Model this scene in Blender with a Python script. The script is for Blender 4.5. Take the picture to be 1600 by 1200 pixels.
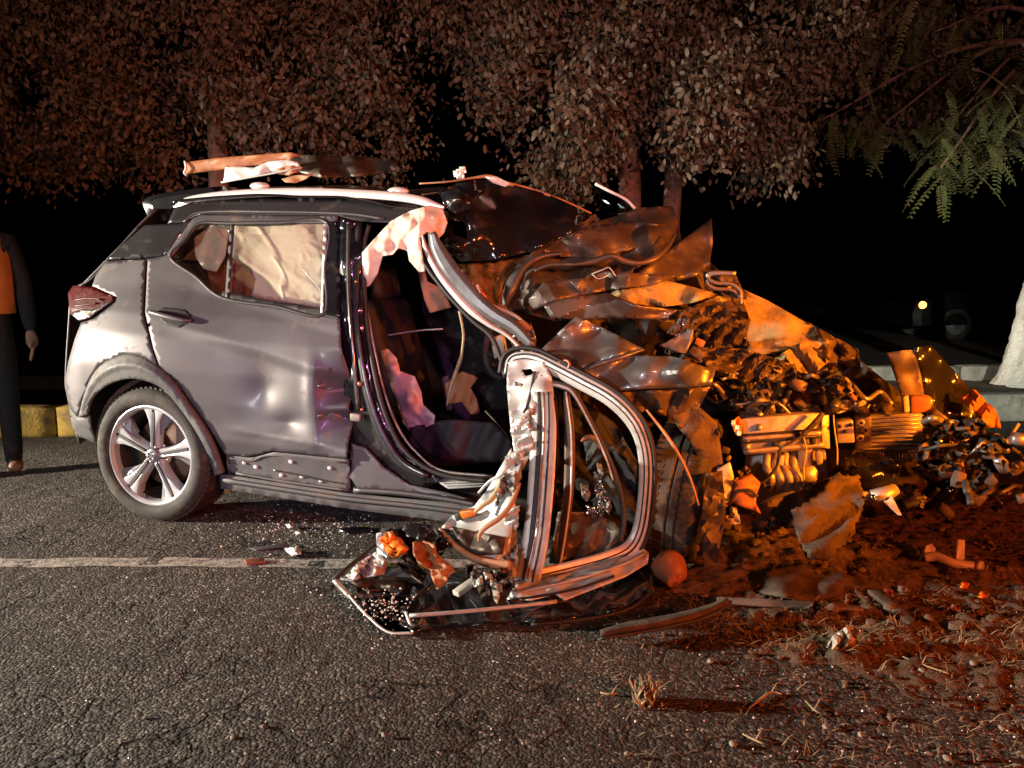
import bpy, bmesh, math, random
import numpy as np
from mathutils import Vector, Matrix, noise
from mathutils.geometry import delaunay_2d_cdt

for o in list(bpy.data.objects):
    bpy.data.objects.remove(o)
scene = bpy.context.scene
COL = scene.collection
R = math.radians
rnd = random.Random(7)
nrs = np.random.RandomState(7)

# ------------------------------------------------------------------ camera
CAM_H, PITCH, FPX = 1.15, R(7.58), 1202.0
cam_d = bpy.data.cameras.new('camera')
cam_d.sensor_width = 36.0
cam_d.lens = 36.0 * FPX / 1600.0
cam_d.clip_start, cam_d.clip_end = 0.05, 500
cam = bpy.data.objects.new('camera', cam_d)
COL.objects.link(cam)
cam.location = (0, 0, CAM_H)
cam.rotation_euler = (R(90) - PITCH, 0, 0)
scene.camera = cam

# ------------------------------------------------------------------ night sky
world = bpy.data.worlds.new('World')
scene.world = world
world.use_nodes = True
wn, wl = world.node_tree.nodes, world.node_tree.links
bg = wn['Background']
sky = wn.new('ShaderNodeTexSky')
sky.sky_type = 'NISHITA'
sky.sun_disc = False
sky.sun_elevation = R(-8)
sky.sun_rotation = R(250)
wl.new(sky.outputs[0], bg.inputs[0])
bg.inputs[1].default_value = 0.02

# ------------------------------------------------------------------ lamps of unseen vehicles round the wreck, with two added fills
def spot(name, loc, target, watts, col, size, blend=0.5, radius=0.1):
    d = bpy.data.lights.new(name, 'SPOT')
    d.energy, d.color = watts, col
    d.spot_size, d.spot_blend, d.shadow_soft_size = R(size), blend, radius
    o = bpy.data.objects.new(name, d)
    COL.objects.link(o)
    o.location = loc
    o.rotation_euler = (Vector(target) - Vector(loc)).to_track_quat('-Z', 'Y').to_euler()
    return o
WHITE = (1.0, 0.85, 0.68)
spot('headlamp_left_vehicle', (-10.0, 2.70, 1.75), (0.6, 2.5, 0.1), 10500, WHITE, 60, 0.9, 0.2)
spot('flank_fill_left', (-4.3, -2.6, 1.5), (-1.45, 3.6, 0.62), 640, (0.95, 0.97, 1.0), 37, 0.2, 0.35)  # fill lamp added to brighten the flank and torn door
spot('headlamp_right_vehicle', (2.2, -5.0, 2.4), (4.6, 7.5, 1.0), 4200, (1.0, 1.0, 0.82), 17, 0.6, 0.1)
spot('amber_beacon', (4.6, -0.9, 2.1), (1.20, 3.15, 0.80), 6400, (1.0, 0.225, 0.004), 18, 0.95, 0.10)
spot('amber_strobe', (5.0, 0.7, 1.75), (-0.1, 3.4, 1.1), 520, (1.0, 0.22, 0.008), 42, 0.9, 0.10)
spot('red_beacon', (4.2, -2.2, 2.0), (1.2, 3.2, 0.5), 1350, (1.0, 0.13, 0.026), 54, 0.95, 0.12)
spot('magenta_beacon', (-0.6, -4.5, 2.0), (-0.90, 3.4, 0.74), 560, (0.9, 0.30, 1.0), 14, 0.9, 0.12)
spot('tree_fill_lamp', (1.0, -4.5, 2.4), (0.3, 7.0, 5.4), 1900, (1.0, 0.42, 0.33), 62, 0.8, 0.2)  # fill lamp added for the tree crowns, aimed up over the car

scene.view_settings.view_transform = 'Standard'
scene.view_settings.look = 'None'
scene.view_settings.exposure = 0.0
scene.view_settings.gamma = 1.0
scene.render.engine = 'CYCLES'
scene.render.resolution_x, scene.render.resolution_y = 1024, 768

# ------------------------------------------------------------------ frames: photograph pixel (1600 x 1200) -> place
CARM = Matrix.Translation((-1.716, 3.598, 0)) @ Matrix.Rotation(R(-17.7), 4, 'Z') @ Matrix.Rotation(R(2.36), 4, 'Y')
CARI = CARM.inverted()
CAMP = Vector((0, 0, CAM_H))
CO = CARI @ CAMP
def ray(x, y):
    rx, ry = (x - 800) / FPX, (y - 600) / FPX
    return Vector((rx, math.cos(PITCH) - ry * math.sin(PITCH), -math.sin(PITCH) - ry * math.cos(PITCH)))
def W(x, y, Y):                     # world point at depth Y
    d = ray(x, y)
    return CAMP + d * (Y / d.y)
def G(x, y, z=0.0):                 # world point at height z
    d = ray(x, y)
    return CAMP + d * ((z - CAM_H) / d.z)
def L(x, y, t):                     # car-frame point at inward distance t from the near flank
    d = CARI.to_3x3() @ ray(x, y)
    return CO + d * ((t - CO.y) / d.y)
def LG(x, y, z=0.0):                # car-frame point at world height z
    return CARI @ G(x, y, z)

ZK = [0.10, 0.18, 0.24, 0.30, 0.36, 0.44, 0.60, 0.75, 0.90, 1.00, 1.06, 1.12, 1.30, 1.45, 1.52, 1.60]
TK = [0.09, 0.06, 0.045, 0.040, 0.028, 0.006, 0.0, 0.0, 0.012, 0.035, 0.058, 0.085, 0.155, 0.215, 0.25, 0.33]
def tside(s, z):
    t = np.interp(z, ZK, TK)
    t = t - 0.045 * np.exp(-((s + 0.02) / 0.36) ** 2 - ((z - 0.80) / 0.20) ** 2)
    zc = 0.965 - 0.20 * (s - 0.1)                      # shoulder crease falling towards the front
    k = np.clip((z - zc) / 0.16, 0, 1)
    t = t + 0.030 * k * np.clip((s + 0.15) / 0.3, 0, 1)
    k2 = np.clip((zc - z) / 0.05, 0, 1) * np.clip((z - zc + 0.28) / 0.2, 0, 1)
    t = t + 0.014 * k2 * np.clip((s - 0.05) / 0.3, 0, 1)
    d = np.maximum(0, -0.41 + 0.13 * np.clip((z - 1.0) / 0.5, 0, 1) - s)
    return t + 1.35 * d * d
def onside(px, py):
    """project pixels on the intact flank of the car; arrays in, (n,3) car-frame out"""
    px, py = np.asarray(px, float), np.asarray(py, float)
    m = np.array(CARI.to_3x3())
    rx, ry = (px - 800) / FPX, (py - 600) / FPX
    d = np.stack([rx, math.cos(PITCH) - ry * math.sin(PITCH), -math.sin(PITCH) - ry * math.cos(PITCH)], 1) @ m.T
    o = np.array(CO)
    best = np.full(len(px), 1e9); kb = np.zeros(len(px)); done = np.zeros(len(px), bool)
    k0 = (-0.15 - o[1]) / d[:, 1]
    prev = None
    for i in range(300):
        tt = -0.15 + i * 0.003
        k = (tt - o[1]) / d[:, 1]
        q = o + d * k[:, None]
        F = q[:, 1] - tside(q[:, 0], q[:, 2])
        if prev is not None:
            cr = (F >= 0) & (~done)
            fr = np.where(cr, prev[1] / (prev[1] - F + 1e-12), 0)
            kb = np.where(cr, prev[0] + (k - prev[0]) * fr, kb)
            done |= cr
        up = (~done) & (np.abs(F) < best)
        best = np.where(up, np.abs(F), best)
        kb = np.where(up, k, kb)
        prev = (k, F)
    return o + d * kb[:, None]

# ------------------------------------------------------------------ materials
MATS = {}
def nnode(nt, typ, **kw):
    n = nt.nodes.new(typ)
    for k, v in kw.items():
        if k in n.inputs: n.inputs[k].default_value = v
        else: setattr(n, k, v)
    return n
def M(name, col, rough=0.5, metal=0.0, var=0.25, vs=9.0, bump=0.0, bs=60.0, coat=0.0, grime=0.0, gcol=(0.10, 0.06, 0.035), gs=5.0, emit=None, es=0, rvar=0.15, spec=0.5, sss=0):
    if name in MATS: return MATS[name]
    m = bpy.data.materials.new(name); m.use_nodes = True
    nt = m.node_tree; b = nt.nodes['Principled BSDF']
    tc = nnode(nt, 'ShaderNodeTexCoord')
    n1 = nnode(nt, 'ShaderNodeTexNoise', Scale=vs, Detail=6.0, Roughness=0.6)
    nt.links.new(tc.outputs['Object'], n1.inputs['Vector'])
    cr = nnode(nt, 'ShaderNodeMapRange')
    cr.inputs['From Min'].default_value, cr.inputs['From Max'].default_value = 0.3, 0.7
    cr.inputs['To Min'].default_value, cr.inputs['To Max'].default_value = 1 - var, 1 + var
    nt.links.new(n1.outputs['Fac'], cr.inputs['Value'])
    mx = nnode(nt, 'ShaderNodeVectorMath', operation='SCALE')
    mx.inputs[0].default_value = col
    nt.links.new(cr.outputs[0], mx.inputs['Scale'])
    out = mx.outputs[0]
    rr = nnode(nt, 'ShaderNodeMapRange')
    rr.inputs['From Min'].default_value, rr.inputs['From Max'].default_value = 0.3, 0.7
    rr.inputs['To Min'].default_value, rr.inputs['To Max'].default_value = max(0.02, rough - rvar * rough), min(1, rough + rvar * rough)
    nt.links.new(n1.outputs['Fac'], rr.inputs['Value'])
    rout = rr.outputs[0]
    if grime > 0:
        n2 = nnode(nt, 'ShaderNodeTexNoise', Scale=gs, Detail=9.0, Roughness=0.68, Distortion=0.4)
        nt.links.new(tc.outputs['Object'], n2.inputs['Vector'])
        g = nnode(nt, 'ShaderNodeMapRange')
        g.inputs['From Min'].default_value, g.inputs['From Max'].default_value = 0.62 - 0.3 * grime, 0.78 - 0.2 * grime
        nt.links.new(n2.outputs['Fac'], g.inputs['Value'])
        mm = nnode(nt, 'ShaderNodeMix', data_type='RGBA')
        nt.links.new(g.outputs[0], mm.inputs[0]); nt.links.new(out, mm.inputs[6]); mm.inputs[7].default_value = (*gcol, 1)
        out = mm.outputs[2]
        m2 = nnode(nt, 'ShaderNodeMix'); m2.inputs[3].default_value = 0.9
        nt.links.new(g.outputs[0], m2.inputs[0]); nt.links.new(rout, m2.inputs[2]); rout = m2.outputs[0]
        if metal > 0:
            m3 = nnode(nt, 'ShaderNodeMix'); m3.inputs[2].default_value = metal; m3.inputs[3].default_value = 0
            nt.links.new(g.outputs[0], m3.inputs[0]); nt.links.new(m3.outputs[0], b.inputs['Metallic'])
    nt.links.new(out, b.inputs['Base Color']); nt.links.new(rout, b.inputs['Roughness'])
    if not (grime > 0 and metal > 0): b.inputs['Metallic'].default_value = metal
    b.inputs['Coat Weight'].default_value = coat
    b.inputs['Coat Roughness'].default_value = 0.16 if name == 'paint' else 0.06
    b.inputs['Specular IOR Level'].default_value = spec
    if bump > 0:
        n3 = nnode(nt, 'ShaderNodeTexNoise', Scale=bs, Detail=5.0, Roughness=0.6)
        nt.links.new(tc.outputs['Object'], n3.inputs['Vector'])
        bp = nnode(nt, 'ShaderNodeBump', Strength=1.0, Distance=bump)
        nt.links.new(n3.outputs['Fac'], bp.inputs['Height']); nt.links.new(bp.outputs[0], b.inputs['Normal'])
    if emit:
        b.inputs['Emission Color'].default_value = (*emit, 1); b.inputs['Emission Strength'].default_value = es
    MATS[name] = m
    return m
def glassmat(name, tint, refl=1.0, rough=0.03, dirt=0.0, dcol=(0.2, 0.13, 0.05)):
    if name in MATS: return MATS[name]
    m = bpy.data.materials.new(name); m.use_nodes = True
    nt = m.node_tree; nt.nodes.remove(nt.nodes['Principled BSDF'])
    out = nt.nodes['Material Output']
    tr = nnode(nt, 'ShaderNodeBsdfTransparent'); tr.inputs[0].default_value = (*tint, 1)
    gl = nnode(nt, 'ShaderNodeBsdfGlossy'); gl.inputs['Roughness'].default_value = rough
    fr = nnode(nt, 'ShaderNodeFresnel', IOR=1.5)
    mu = nnode(nt, 'ShaderNodeMath', operation='MULTIPLY'); mu.inputs[1].default_value = refl
    nt.links.new(fr.outputs[0], mu.inputs[0])
    mx = nnode(nt, 'ShaderNodeMixShader')
    nt.links.new(mu.outputs[0], mx.inputs[0]); nt.links.new(tr.outputs[0], mx.inputs[1]); nt.links.new(gl.outputs[0], mx.inputs[2])
    last = mx.outputs[0]
    tc = nnode(nt, 'ShaderNodeTexCoord')
    n2 = nnode(nt, 'ShaderNodeTexNoise', Scale=14.0, Detail=10.0, Roughness=0.75)
    nt.links.new(tc.outputs['Object'], n2.inputs['Vector'])
    g = nnode(nt, 'ShaderNodeMapRange')
    g.inputs['From Min'].default_value, g.inputs['From Max'].default_value = 0.75 - 0.6 * dirt, 0.95 - 0.45 * dirt
    nt.links.new(n2.outputs['Fac'], g.inputs['Value'])
    df = nnode(nt, 'ShaderNodeBsdfDiffuse'); df.inputs[0].default_value = (*dcol, 1)
    m2 = nnode(nt, 'ShaderNodeMixShader')
    nt.links.new(g.outputs[0], m2.inputs[0]); nt.links.new(last, m2.inputs[1]); nt.links.new(df.outputs[0], m2.inputs[2])
    nt.links.new(m2.outputs[0], out.inputs[0])
    MATS[name] = m
    return m

M('paint', (0.105, 0.101, 0.110), 0.50, 0.45, 0.05, 3, 0.0, coat=0.12, grime=0.10, gcol=(0.16, 0.12, 0.09), gs=7)
M('paint_torn', (0.15, 0.14, 0.145), 0.34, 0.6, 0.10, 5, 0.0, coat=0.4, grime=0.28, gcol=(0.12, 0.07, 0.04))
M('black_gloss', (0.012, 0.012, 0.014), 0.16, 0.0, 0.2, 4, coat=0.8, grime=0.16, gcol=(0.06, 0.04, 0.025), gs=3)
M('black_plastic', (0.035, 0.036, 0.038), 0.55, 0.0, 0.2, 12, 0.0006, 300, grime=0.15, gcol=(0.12, 0.10, 0.08))
M('cladding', (0.085, 0.088, 0.090), 0.6, 0.0, 0.12, 12, 0.0006, 300, grime=0.18, gcol=(0.17, 0.14, 0.11))
M('rubber', (0.030, 0.028, 0.026), 0.8, 0.0, 0.25, 10, 0.0008, 120, grime=0.35, gcol=(0.15, 0.12, 0.09), gs=9)
M('seal_rubber', (0.020, 0.018, 0.019), 0.58, 0.0, 0.2, 10)
M('alloy', (0.56, 0.58, 0.62), 0.34, 0.45, 0.06, 10, grime=0.05)
M('alloy_dark', (0.22, 0.22, 0.25), 0.4, 0.35, 0.1, 10, grime=0.1)
M('brake', (0.16, 0.10, 0.07), 0.6, 0.6, 0.3, 20)
M('silver', (0.80, 0.80, 0.79), 0.32, 0.25, 0.04, 6)
M('pillar_grey', (0.15, 0.155, 0.16), 0.34, 0.35, 0.2, 12, 0.0005, 20, coat=0.3, grime=0.15, gcol=(0.2, 0.17, 0.14))
M('chrome', (0.75, 0.75, 0.76), 0.12, 1.0, 0.05, 6)
M('metal_frame', (0.56, 0.59, 0.58), 0.42, 0.30, 0.15, 14, 0.0004, 18, grime=0.16, gcol=(0.16, 0.13, 0.11))
M('metal_dirty', (0.30, 0.28, 0.26), 0.42, 0.75, 0.3, 9, 0.002, 30, grime=0.5, gcol=(0.12, 0.075, 0.045), gs=8)
M('metal_cast', (0.46, 0.43, 0.40), 0.48, 0.6, 0.2, 14, 0.0015, 70, grime=0.34, gcol=(0.14, 0.08, 0.045), gs=11)
M('bonnet_under', (0.065, 0.048, 0.038), 0.46, 0.25, 0.2, 5, 0.0006, 20, coat=0.15, grime=0.18, gcol=(0.11, 0.075, 0.05), gs=7)
M('muddy', (0.075, 0.054, 0.040), 0.85, 0.0, 0.4, 12, 0.006, 60, grime=0.4, gcol=(0.12, 0.08, 0.052), gs=12)
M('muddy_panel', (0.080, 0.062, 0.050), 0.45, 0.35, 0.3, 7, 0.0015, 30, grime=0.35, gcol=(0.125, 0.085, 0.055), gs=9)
M('airbag', (0.70, 0.61, 0.49), 0.85, 0.0, 0.06, 12, 0.0008, 70, grime=0.08, gcol=(0.5, 0.4, 0.3))
M('upholstery', (0.024, 0.018, 0.020), 0.6, 0.0, 0.2, 12, 0.001, 160)
M('interior_black', (0.010, 0.010, 0.010), 0.7, 0.0, 0.2, 12, 0.001, 90)
M('lining', (0.42, 0.24, 0.13), 0.75, 0.0, 0.2, 8, 0.001, 60)
M('orange_and_amber_lit_plastic', (0.36, 0.14, 0.05), 0.55, 0.0, 0.15, 9, 0.001, 60, grime=0.2)  # orange parts, plus amber light coloured into the roof moulding
M('amber_lens', (0.75, 0.20, 0.02), 0.15, 0.0, 0.3, 60, 0.003, 120, coat=0.6)
M('red_lens', (0.07, 0.002, 0.0025), 0.38, 0.0, 0.7, 60, 0.002, 90, coat=0.12, spec=0.3)
M('wheel_dark', (0.030, 0.024, 0.021), 0.6, 0.2, 0.3, 20)
M('clear_lens', (0.12, 0.10, 0.10), 0.12, 0.3, 0.3, 50, 0.004, 80, coat=0.7)
M('white_plastic', (0.70, 0.74, 0.74), 0.4, 0.0, 0.08, 9, coat=0.2)
M('jar_plastic', (0.55, 0.52, 0.45), 0.45, 0.0, 0.15, 12, grime=0.3)
M('wire_yellow', (0.48, 0.40, 0.22), 0.6, 0.0, 0.2, 20, grime=0.2)
M('copper_red', (0.35, 0.12, 0.07), 0.4, 0.5, 0.2, 20)
glassmat('side_glass', (0.92, 0.93, 0.90), 0.35)
glassmat('shattered_glass', (0.45, 0.40, 0.28), 0.8, 0.25, 0.62, (0.30, 0.20, 0.07))
glassmat('dark_glass', (0.25, 0.28, 0.28), 1.0, 0.04, 0.2, (0.10, 0.07, 0.05))

# ------------------------------------------------------------------ mesh helpers
def link(name, verts, faces, mat, parent=None, smooth=True, solid=0.0, label=None, cat=None, group=None, kind=None, off=1.0, auto=None):
    me = bpy.data.meshes.new(name)
    me.from_pydata([tuple(v) for v in verts], [], faces)
    me.update()
    if smooth:
        me.polygons.foreach_set('use_smooth', [True] * len(me.polygons))
        if auto: me.set_sharp_from_angle(angle=R(auto))
    me.materials.append(MATS[mat] if isinstance(mat, str) else mat)
    o = bpy.data.objects.new(name, me)
    COL.objects.link(o)
    if parent: o.parent = parent
    if solid:
        md = o.modifiers.new('solid', 'SOLIDIFY'); md.thickness = solid; md.offset = off
    tag(o, label, cat, group, kind)
    return o
def tag(o, label=None, cat=None, group=None, kind=None):
    if label: o['label'] = label
    if cat: o['category'] = cat
    if group: o['group'] = group
    if kind: o['kind'] = kind
    return o
def empty(name, mat=None, loc=None, label=None, cat=None, group=None):
    o = bpy.data.objects.new(name, None); COL.objects.link(o)
    o.empty_display_size = 0.1
    if mat is not None: o.matrix_world = mat
    if loc is not None: o.location = loc
    return tag(o, label, cat, group)
def smooth_path(pts, n=6, closed=False):
    P = [np.array(p, float) for p in pts]; out = []
    N = len(P); seg = N if closed else N - 1
    for i in range(seg):
        p1, p2 = P[i], P[(i + 1) % N]
        p0 = P[(i - 1) % N] if (closed or i > 0) else 2 * p1 - p2
        p3 = P[(i + 2) % N] if (closed or i + 2 < N) else 2 * p2 - p1
        for j in range(n):
            u = j / n
            out.append(0.5 * ((2 * p1) + (-p0 + p2) * u + (2 * p0 - 5 * p1 + 4 * p2 - p3) * u * u + (-p0 + 3 * p1 - 3 * p2 + p3) * u ** 3))
    if not closed: out.append(P[-1])
    return out
class MB:
    def __init__(self): self.v, self.f = [], []
    def add(self, v, f):
        b = len(self.v); self.v += [tuple(x) for x in v]; self.f += [tuple(i + b for i in q) for q in f]
        return self
    def tube(self, pts, r, n=8, sm=0, cap=True):
        if sm: 
            rr = r if hasattr(r, '__len__') else None
            if rr is not None: r = [float(x[0]) for x in smooth_path([[x] for x in rr], sm)]
            pts = smooth_path(pts, sm)
        P = [Vector(p) for p in pts]
        rs = r if hasattr(r, '__len__') else [r] * len(P)
        v, f = [], []; nrm = None
        for i, p in enumerate(P):
            d = (P[min(i + 1, len(P) - 1)] - P[max(i - 1, 0)])
            d = d.normalized() if d.length > 1e-9 else Vector((0, 0, 1))
            if nrm is None:
                nrm = d.orthogonal().normalized()
            else:
                nrm = nrm - d * nrm.dot(d)
                nrm = nrm.normalized() if nrm.length > 1e-6 else d.orthogonal().normalized()
            bn = d.cross(nrm)
            for k in range(n):
                a = 2 * math.pi * k / n
                v.append(p + (nrm * math.cos(a) + bn * math.sin(a)) * rs[i])
        for i in range(len(P) - 1):
            for k in range(n):
                f.append((i * n + k, i * n + (k + 1) % n, (i + 1) * n + (k + 1) % n, (i + 1) * n + k))
        if cap:
            f.append(tuple(range(n - 1, -1, -1))); f.append(tuple((len(P) - 1) * n + k for k in range(n)))
        return self.add(v, f)
    def box(self, c, size, rot=None, bev=0.0):
        bm = bmesh.new(); bmesh.ops.create_cube(bm, size=1.0)
        for q in bm.verts: q.co = Vector((q.co.x * size[0], q.co.y * size[1], q.co.z * size[2]))
        if bev: bmesh.ops.bevel(bm, geom=list(bm.edges), offset=bev, segments=2, affect='EDGES', profile=0.5)
        mtx = Matrix.Translation(c) @ (rot.to_4x4() if rot is not None else Matrix.Identity(4))
        bm.verts.index_update()
        v = [mtx @ q.co for q in bm.verts]; f = [tuple(q.index for q in fa.verts) for fa in bm.faces]
        bm.free()
        return self.add(v, f)
    def lathe(self, prof, n=48, c=(0, 0, 0), axis='y', mtx=None, closed=True):
        v, f = [], []
        for i in range(n):
            a = 2 * math.pi * i / n
            for r, y in prof:
                q = Vector((r * math.cos(a), y, r * math.sin(a)))
                v.append((mtx @ q) if mtx else q + Vector(c))
        m = len(prof)
        for i in range(n):
            j = (i + 1) % n
            for k in range(m - 1):
                f.append((i * m + k, j * m + k, j * m + k + 1, i * m + k + 1))
        return self.add(v, f)
    def prism(self, poly, y0, y1, mtx=None):     # poly in x,z ; extruded in y
        n = len(poly); v = [Vector((x, y0, z)) for x, z in poly] + [Vector((x, y1, z)) for x, z in poly]
        if mtx: v = [mtx @ q for q in v]
        f = [tuple(range(n)), tuple(range(2 * n - 1, n - 1, -1))] + [(i, i + n, (i + 1) % n + n, (i + 1) % n) for i in range(n)]
        return self.add(v, f)
    def build(self, name, mat, parent=None, **kw):
        return link(name, self.v, self.f, mat, parent, **kw)
def inpoly(x, y, poly):
    x, y = np.asarray(x), np.asarray(y); c = np.zeros(x.shape, bool)
    n = len(poly); j = n - 1
    for i in range(n):
        xi, yi, xj, yj = poly[i][0], poly[i][1], poly[j][0], poly[j][1]
        k = ((yi > y) != (yj > y)) & (x < (xj - xi) * (y - yi) / (yj - yi + 1e-12) + xi)
        c ^= k; j = i
    return c
def dens(poly, sp):
    out = []
    n = len(poly)
    for i in range(n):
        a, b = np.array(poly[i], float), np.array(poly[(i + 1) % n], float)
        m = max(1, int(np.hypot(*(b - a)[:2]) / sp))
        for k in range(m): out.append(a + (b - a) * k / m)
    return out
def tri2d(outline, holes=(), sp=8.0, jitter=0.0):
    """constrained triangulation of a 2-D outline with holes; returns pts (n,k incl. carried data of outlines), tris, count of outline points"""
    loops = [dens(outline, sp)] + [dens(h, sp) for h in holes]
    pts, edges = [], []
    for lp in loops:
        b = len(pts); n = len(lp)
        pts += [np.array(p[:2]) for p in lp]
        edges += [(b + i, b + (i + 1) % n) for i in range(n)]
    bd = np.array(pts)
    x0, y0 = bd.min(0); x1, y1 = bd.max(0)
    gx, gy = np.meshgrid(np.arange(x0 + sp / 2, x1, sp), np.arange(y0 + sp / 2, y1, sp * 0.87))
    gx = gx + (np.arange(gx.shape[0]) % 2)[:, None] * sp / 2
    gx, gy = gx.ravel(), gy.ravel()
    if jitter:
        gx = gx + nrs.uniform(-jitter, jitter, gx.shape) * sp; gy = gy + nrs.uniform(-jitter, jitter, gy.shape) * sp
    keep = inpoly(gx, gy, loops[0])
    for lp in loops[1:]: keep &= ~inpoly(gx, gy, lp)
    gx, gy = gx[keep], gy[keep]
    if len(gx):
        dmin = np.full(len(gx), 1e9)
        for q in bd: dmin = np.minimum(dmin, (gx - q[0]) ** 2 + (gy - q[1]) ** 2)
        k = dmin > (0.55 * sp) ** 2
        gx, gy = gx[k], gy[k]
    allp = [Vector((float(p[0]), float(p[1]))) for p in pts] + [Vector((float(a), float(b))) for a, b in zip(gx, gy)]
    r = delaunay_2d_cdt(allp, edges, [], 0, 1e-4)
    V = np.array([(p.x, p.y) for p in r[0]]); F = np.array([list(f) for f in r[2] if len(f) == 3])
    c = V[F].mean(1)
    keep = inpoly(c[:, 0], c[:, 1], loops[0])
    for lp in loops[1:]: keep &= ~inpoly(c[:, 0], c[:, 1], lp)
    return V, F[keep]
def tri_wave(x): return np.abs((x % 1.0) * 2 - 1) * 2 - 1
def folds(x, y, seed, lam, amp, n=3):
    rs = np.random.RandomState(seed); out = np.zeros_like(x)
    wx, wy = np.sin(y / lam * 1.7 + seed) * lam * 0.25, np.sin(x / lam * 1.3 + 2 * seed) * lam * 0.25
    for i in range(n):
        a = rs.uniform(0, math.pi); l = lam * rs.uniform(0.7, 1.6) / (1 + 0.7 * i); ph = rs.uniform(0, 1)
        out += amp / (1 + 0.9 * i) * tri_wave(((x + wx) * math.cos(a) + (y + wy) * math.sin(a)) / l + ph)
    return out
def wrinkles(x, y, seed, lam, amp, ang):
    """soft cloth creases running along ang, pinched and branching"""
    c, s_ = math.cos(ang), math.sin(ang)
    u, w_ = x * c + y * s_, -x * s_ + y * c
    out = np.zeros_like(x)
    rs = np.random.RandomState(seed)
    for i in range(4):
        l = lam * (1.0, .55, .34, 1.9)[i]; a = amp * (1, .55, .3, .9)[i]
        ph = rs.uniform(0, 6.28); k1, k2 = rs.uniform(.5, 1.1, 2)
        nz = np.array([noise.fractal(Vector((float(a) / (l * 3.2), float(b) / (l * 2.0), ph)), 1, 2, 3) for a, b in zip(u, w_)])
        ww = w_ + l * 1.5 * nz + l * .5 * np.sin(u / (l * 3.1 * k1) + ph)
        m = np.clip(.5 + .9 * np.roll(nz, 0) + .3 * np.sin(u / (l * 2.3) + w_ / (l * 4.1) + ph * 3), 0, 1.2)
        out += a * m * (1 - np.abs(np.sin(math.pi * ww / l + ph))) ** 1.4
    return out
def idw(x, y, cp, p=2.5):
    num = np.zeros_like(x); den = np.zeros_like(x)
    for q in cp:
        w = 1.0 / (((x - q[0]) ** 2 + (y - q[1]) ** 2) ** (p / 2) + 1e-3)
        num += w * q[2]; den += w
    return num / den
def crumple(name, pts, mat, parent, lam=60, amp=0.03, seed=1, sp=9, solid=0.004, nf=3, smooth=True, auto=28, holes=(), ctrl=(), ragged=0.0, world=False, cloth=None, **kw):
    """sheet through (x, y, t) points seen in the photograph, creased by folds; t = inward depth in the car's frame (or world Y)"""
    out = dens([p[:2] for p in pts], sp)
    if ragged:
        rs = np.random.RandomState(seed + 99)
        out = [p + rs.normal(0, ragged, 2) for p in out]
    V, F = tri2d(out, holes, sp, 0.25)
    t = idw(V[:, 0], V[:, 1], list(pts) + list(ctrl)) + (folds(V[:, 0], V[:, 1], seed, lam, amp, nf) if cloth is None else -wrinkles(V[:, 0], V[:, 1], seed, lam, amp, cloth))
    fn = world if callable(world) else (W if world else L)
    v = [fn(float(a), float(b), float(c)) for (a, b), c in zip(V, t)]
    return link(name, v, [tuple(int(i) for i in f) for f in F], mat, parent, smooth=smooth, solid=solid, auto=auto, off=0, **kw)
def strip(name, path, mat, parent, c=0.0, hw=6.0, bulge=0.01, sm=6, closed=False, nw=6, solid=0.003, depth=0.0, world=False, **kw):
    """raised band along a path of (x, y, t); c = sideways offset, hw = half width in photo pixels (may be a list)"""
    P = smooth_path(path, sm, closed); n = len(P)
    H = hw if hasattr(hw, '__len__') else [hw] * len(path)
    Hs = [float(q[0]) for q in smooth_path([[q] for q in H], sm, closed)]
    fn = world if callable(world) else (W if world else L)
    v, f = [], []
    for i, p in enumerate(P):
        a, b = P[(i - 1) % n if closed else max(i - 1, 0)], P[(i + 1) % n if closed else min(i + 1, n - 1)]
        d = (b - a)[:2]; d = d / (np.hypot(*d) + 1e-9); nr = np.array([-d[1], d[0]])
        for j in range(nw + 1):
            w = -1 + 2 * j / nw
            q = p[:2] + nr * (c + w * Hs[i])
            v.append(fn(float(q[0]), float(q[1]), float(p[2] + depth - bulge * (1 - w * w))))
    m = nw + 1
    for i in range(n if closed else n - 1):
        k = (i + 1) % n
        for j in range(nw): f.append((i * m + j, i * m + j + 1, k * m + j + 1, k * m + j))
    return link(name, v, f, mat, parent, solid=solid, off=0, **kw)
def pipe(name, pts, r, mat, parent, n=8, sm=6, world=False, **kw):
    fn = world if callable(world) else (W if world else L)
    return MB().tube([fn(*p) for p in pts], r, n, sm).build(name, mat, parent, **kw)
def blob(r=1.0, seed=0, amp=0.3, sub=2, scale=(1, 1, 1), freq=1.5):
    bm = bmesh.new(); bmesh.ops.create_icosphere(bm, subdivisions=sub, radius=1.0)
    for q in bm.verts:
        k = 1 + amp * noise.fractal(q.co * freq + Vector((seed * 3.7, seed * 1.3, 0)), 1.0, 2.0, 3)
        q.co = Vector((q.co.x * k * scale[0], q.co.y * k * scale[1], q.co.z * k * scale[2])) * r
    bm.verts.index_update()
    v = [q.co.copy() for q in bm.verts]; f = [tuple(x.index for x in fa.verts) for fa in bm.faces]
    bm.free(); return v, f
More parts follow.
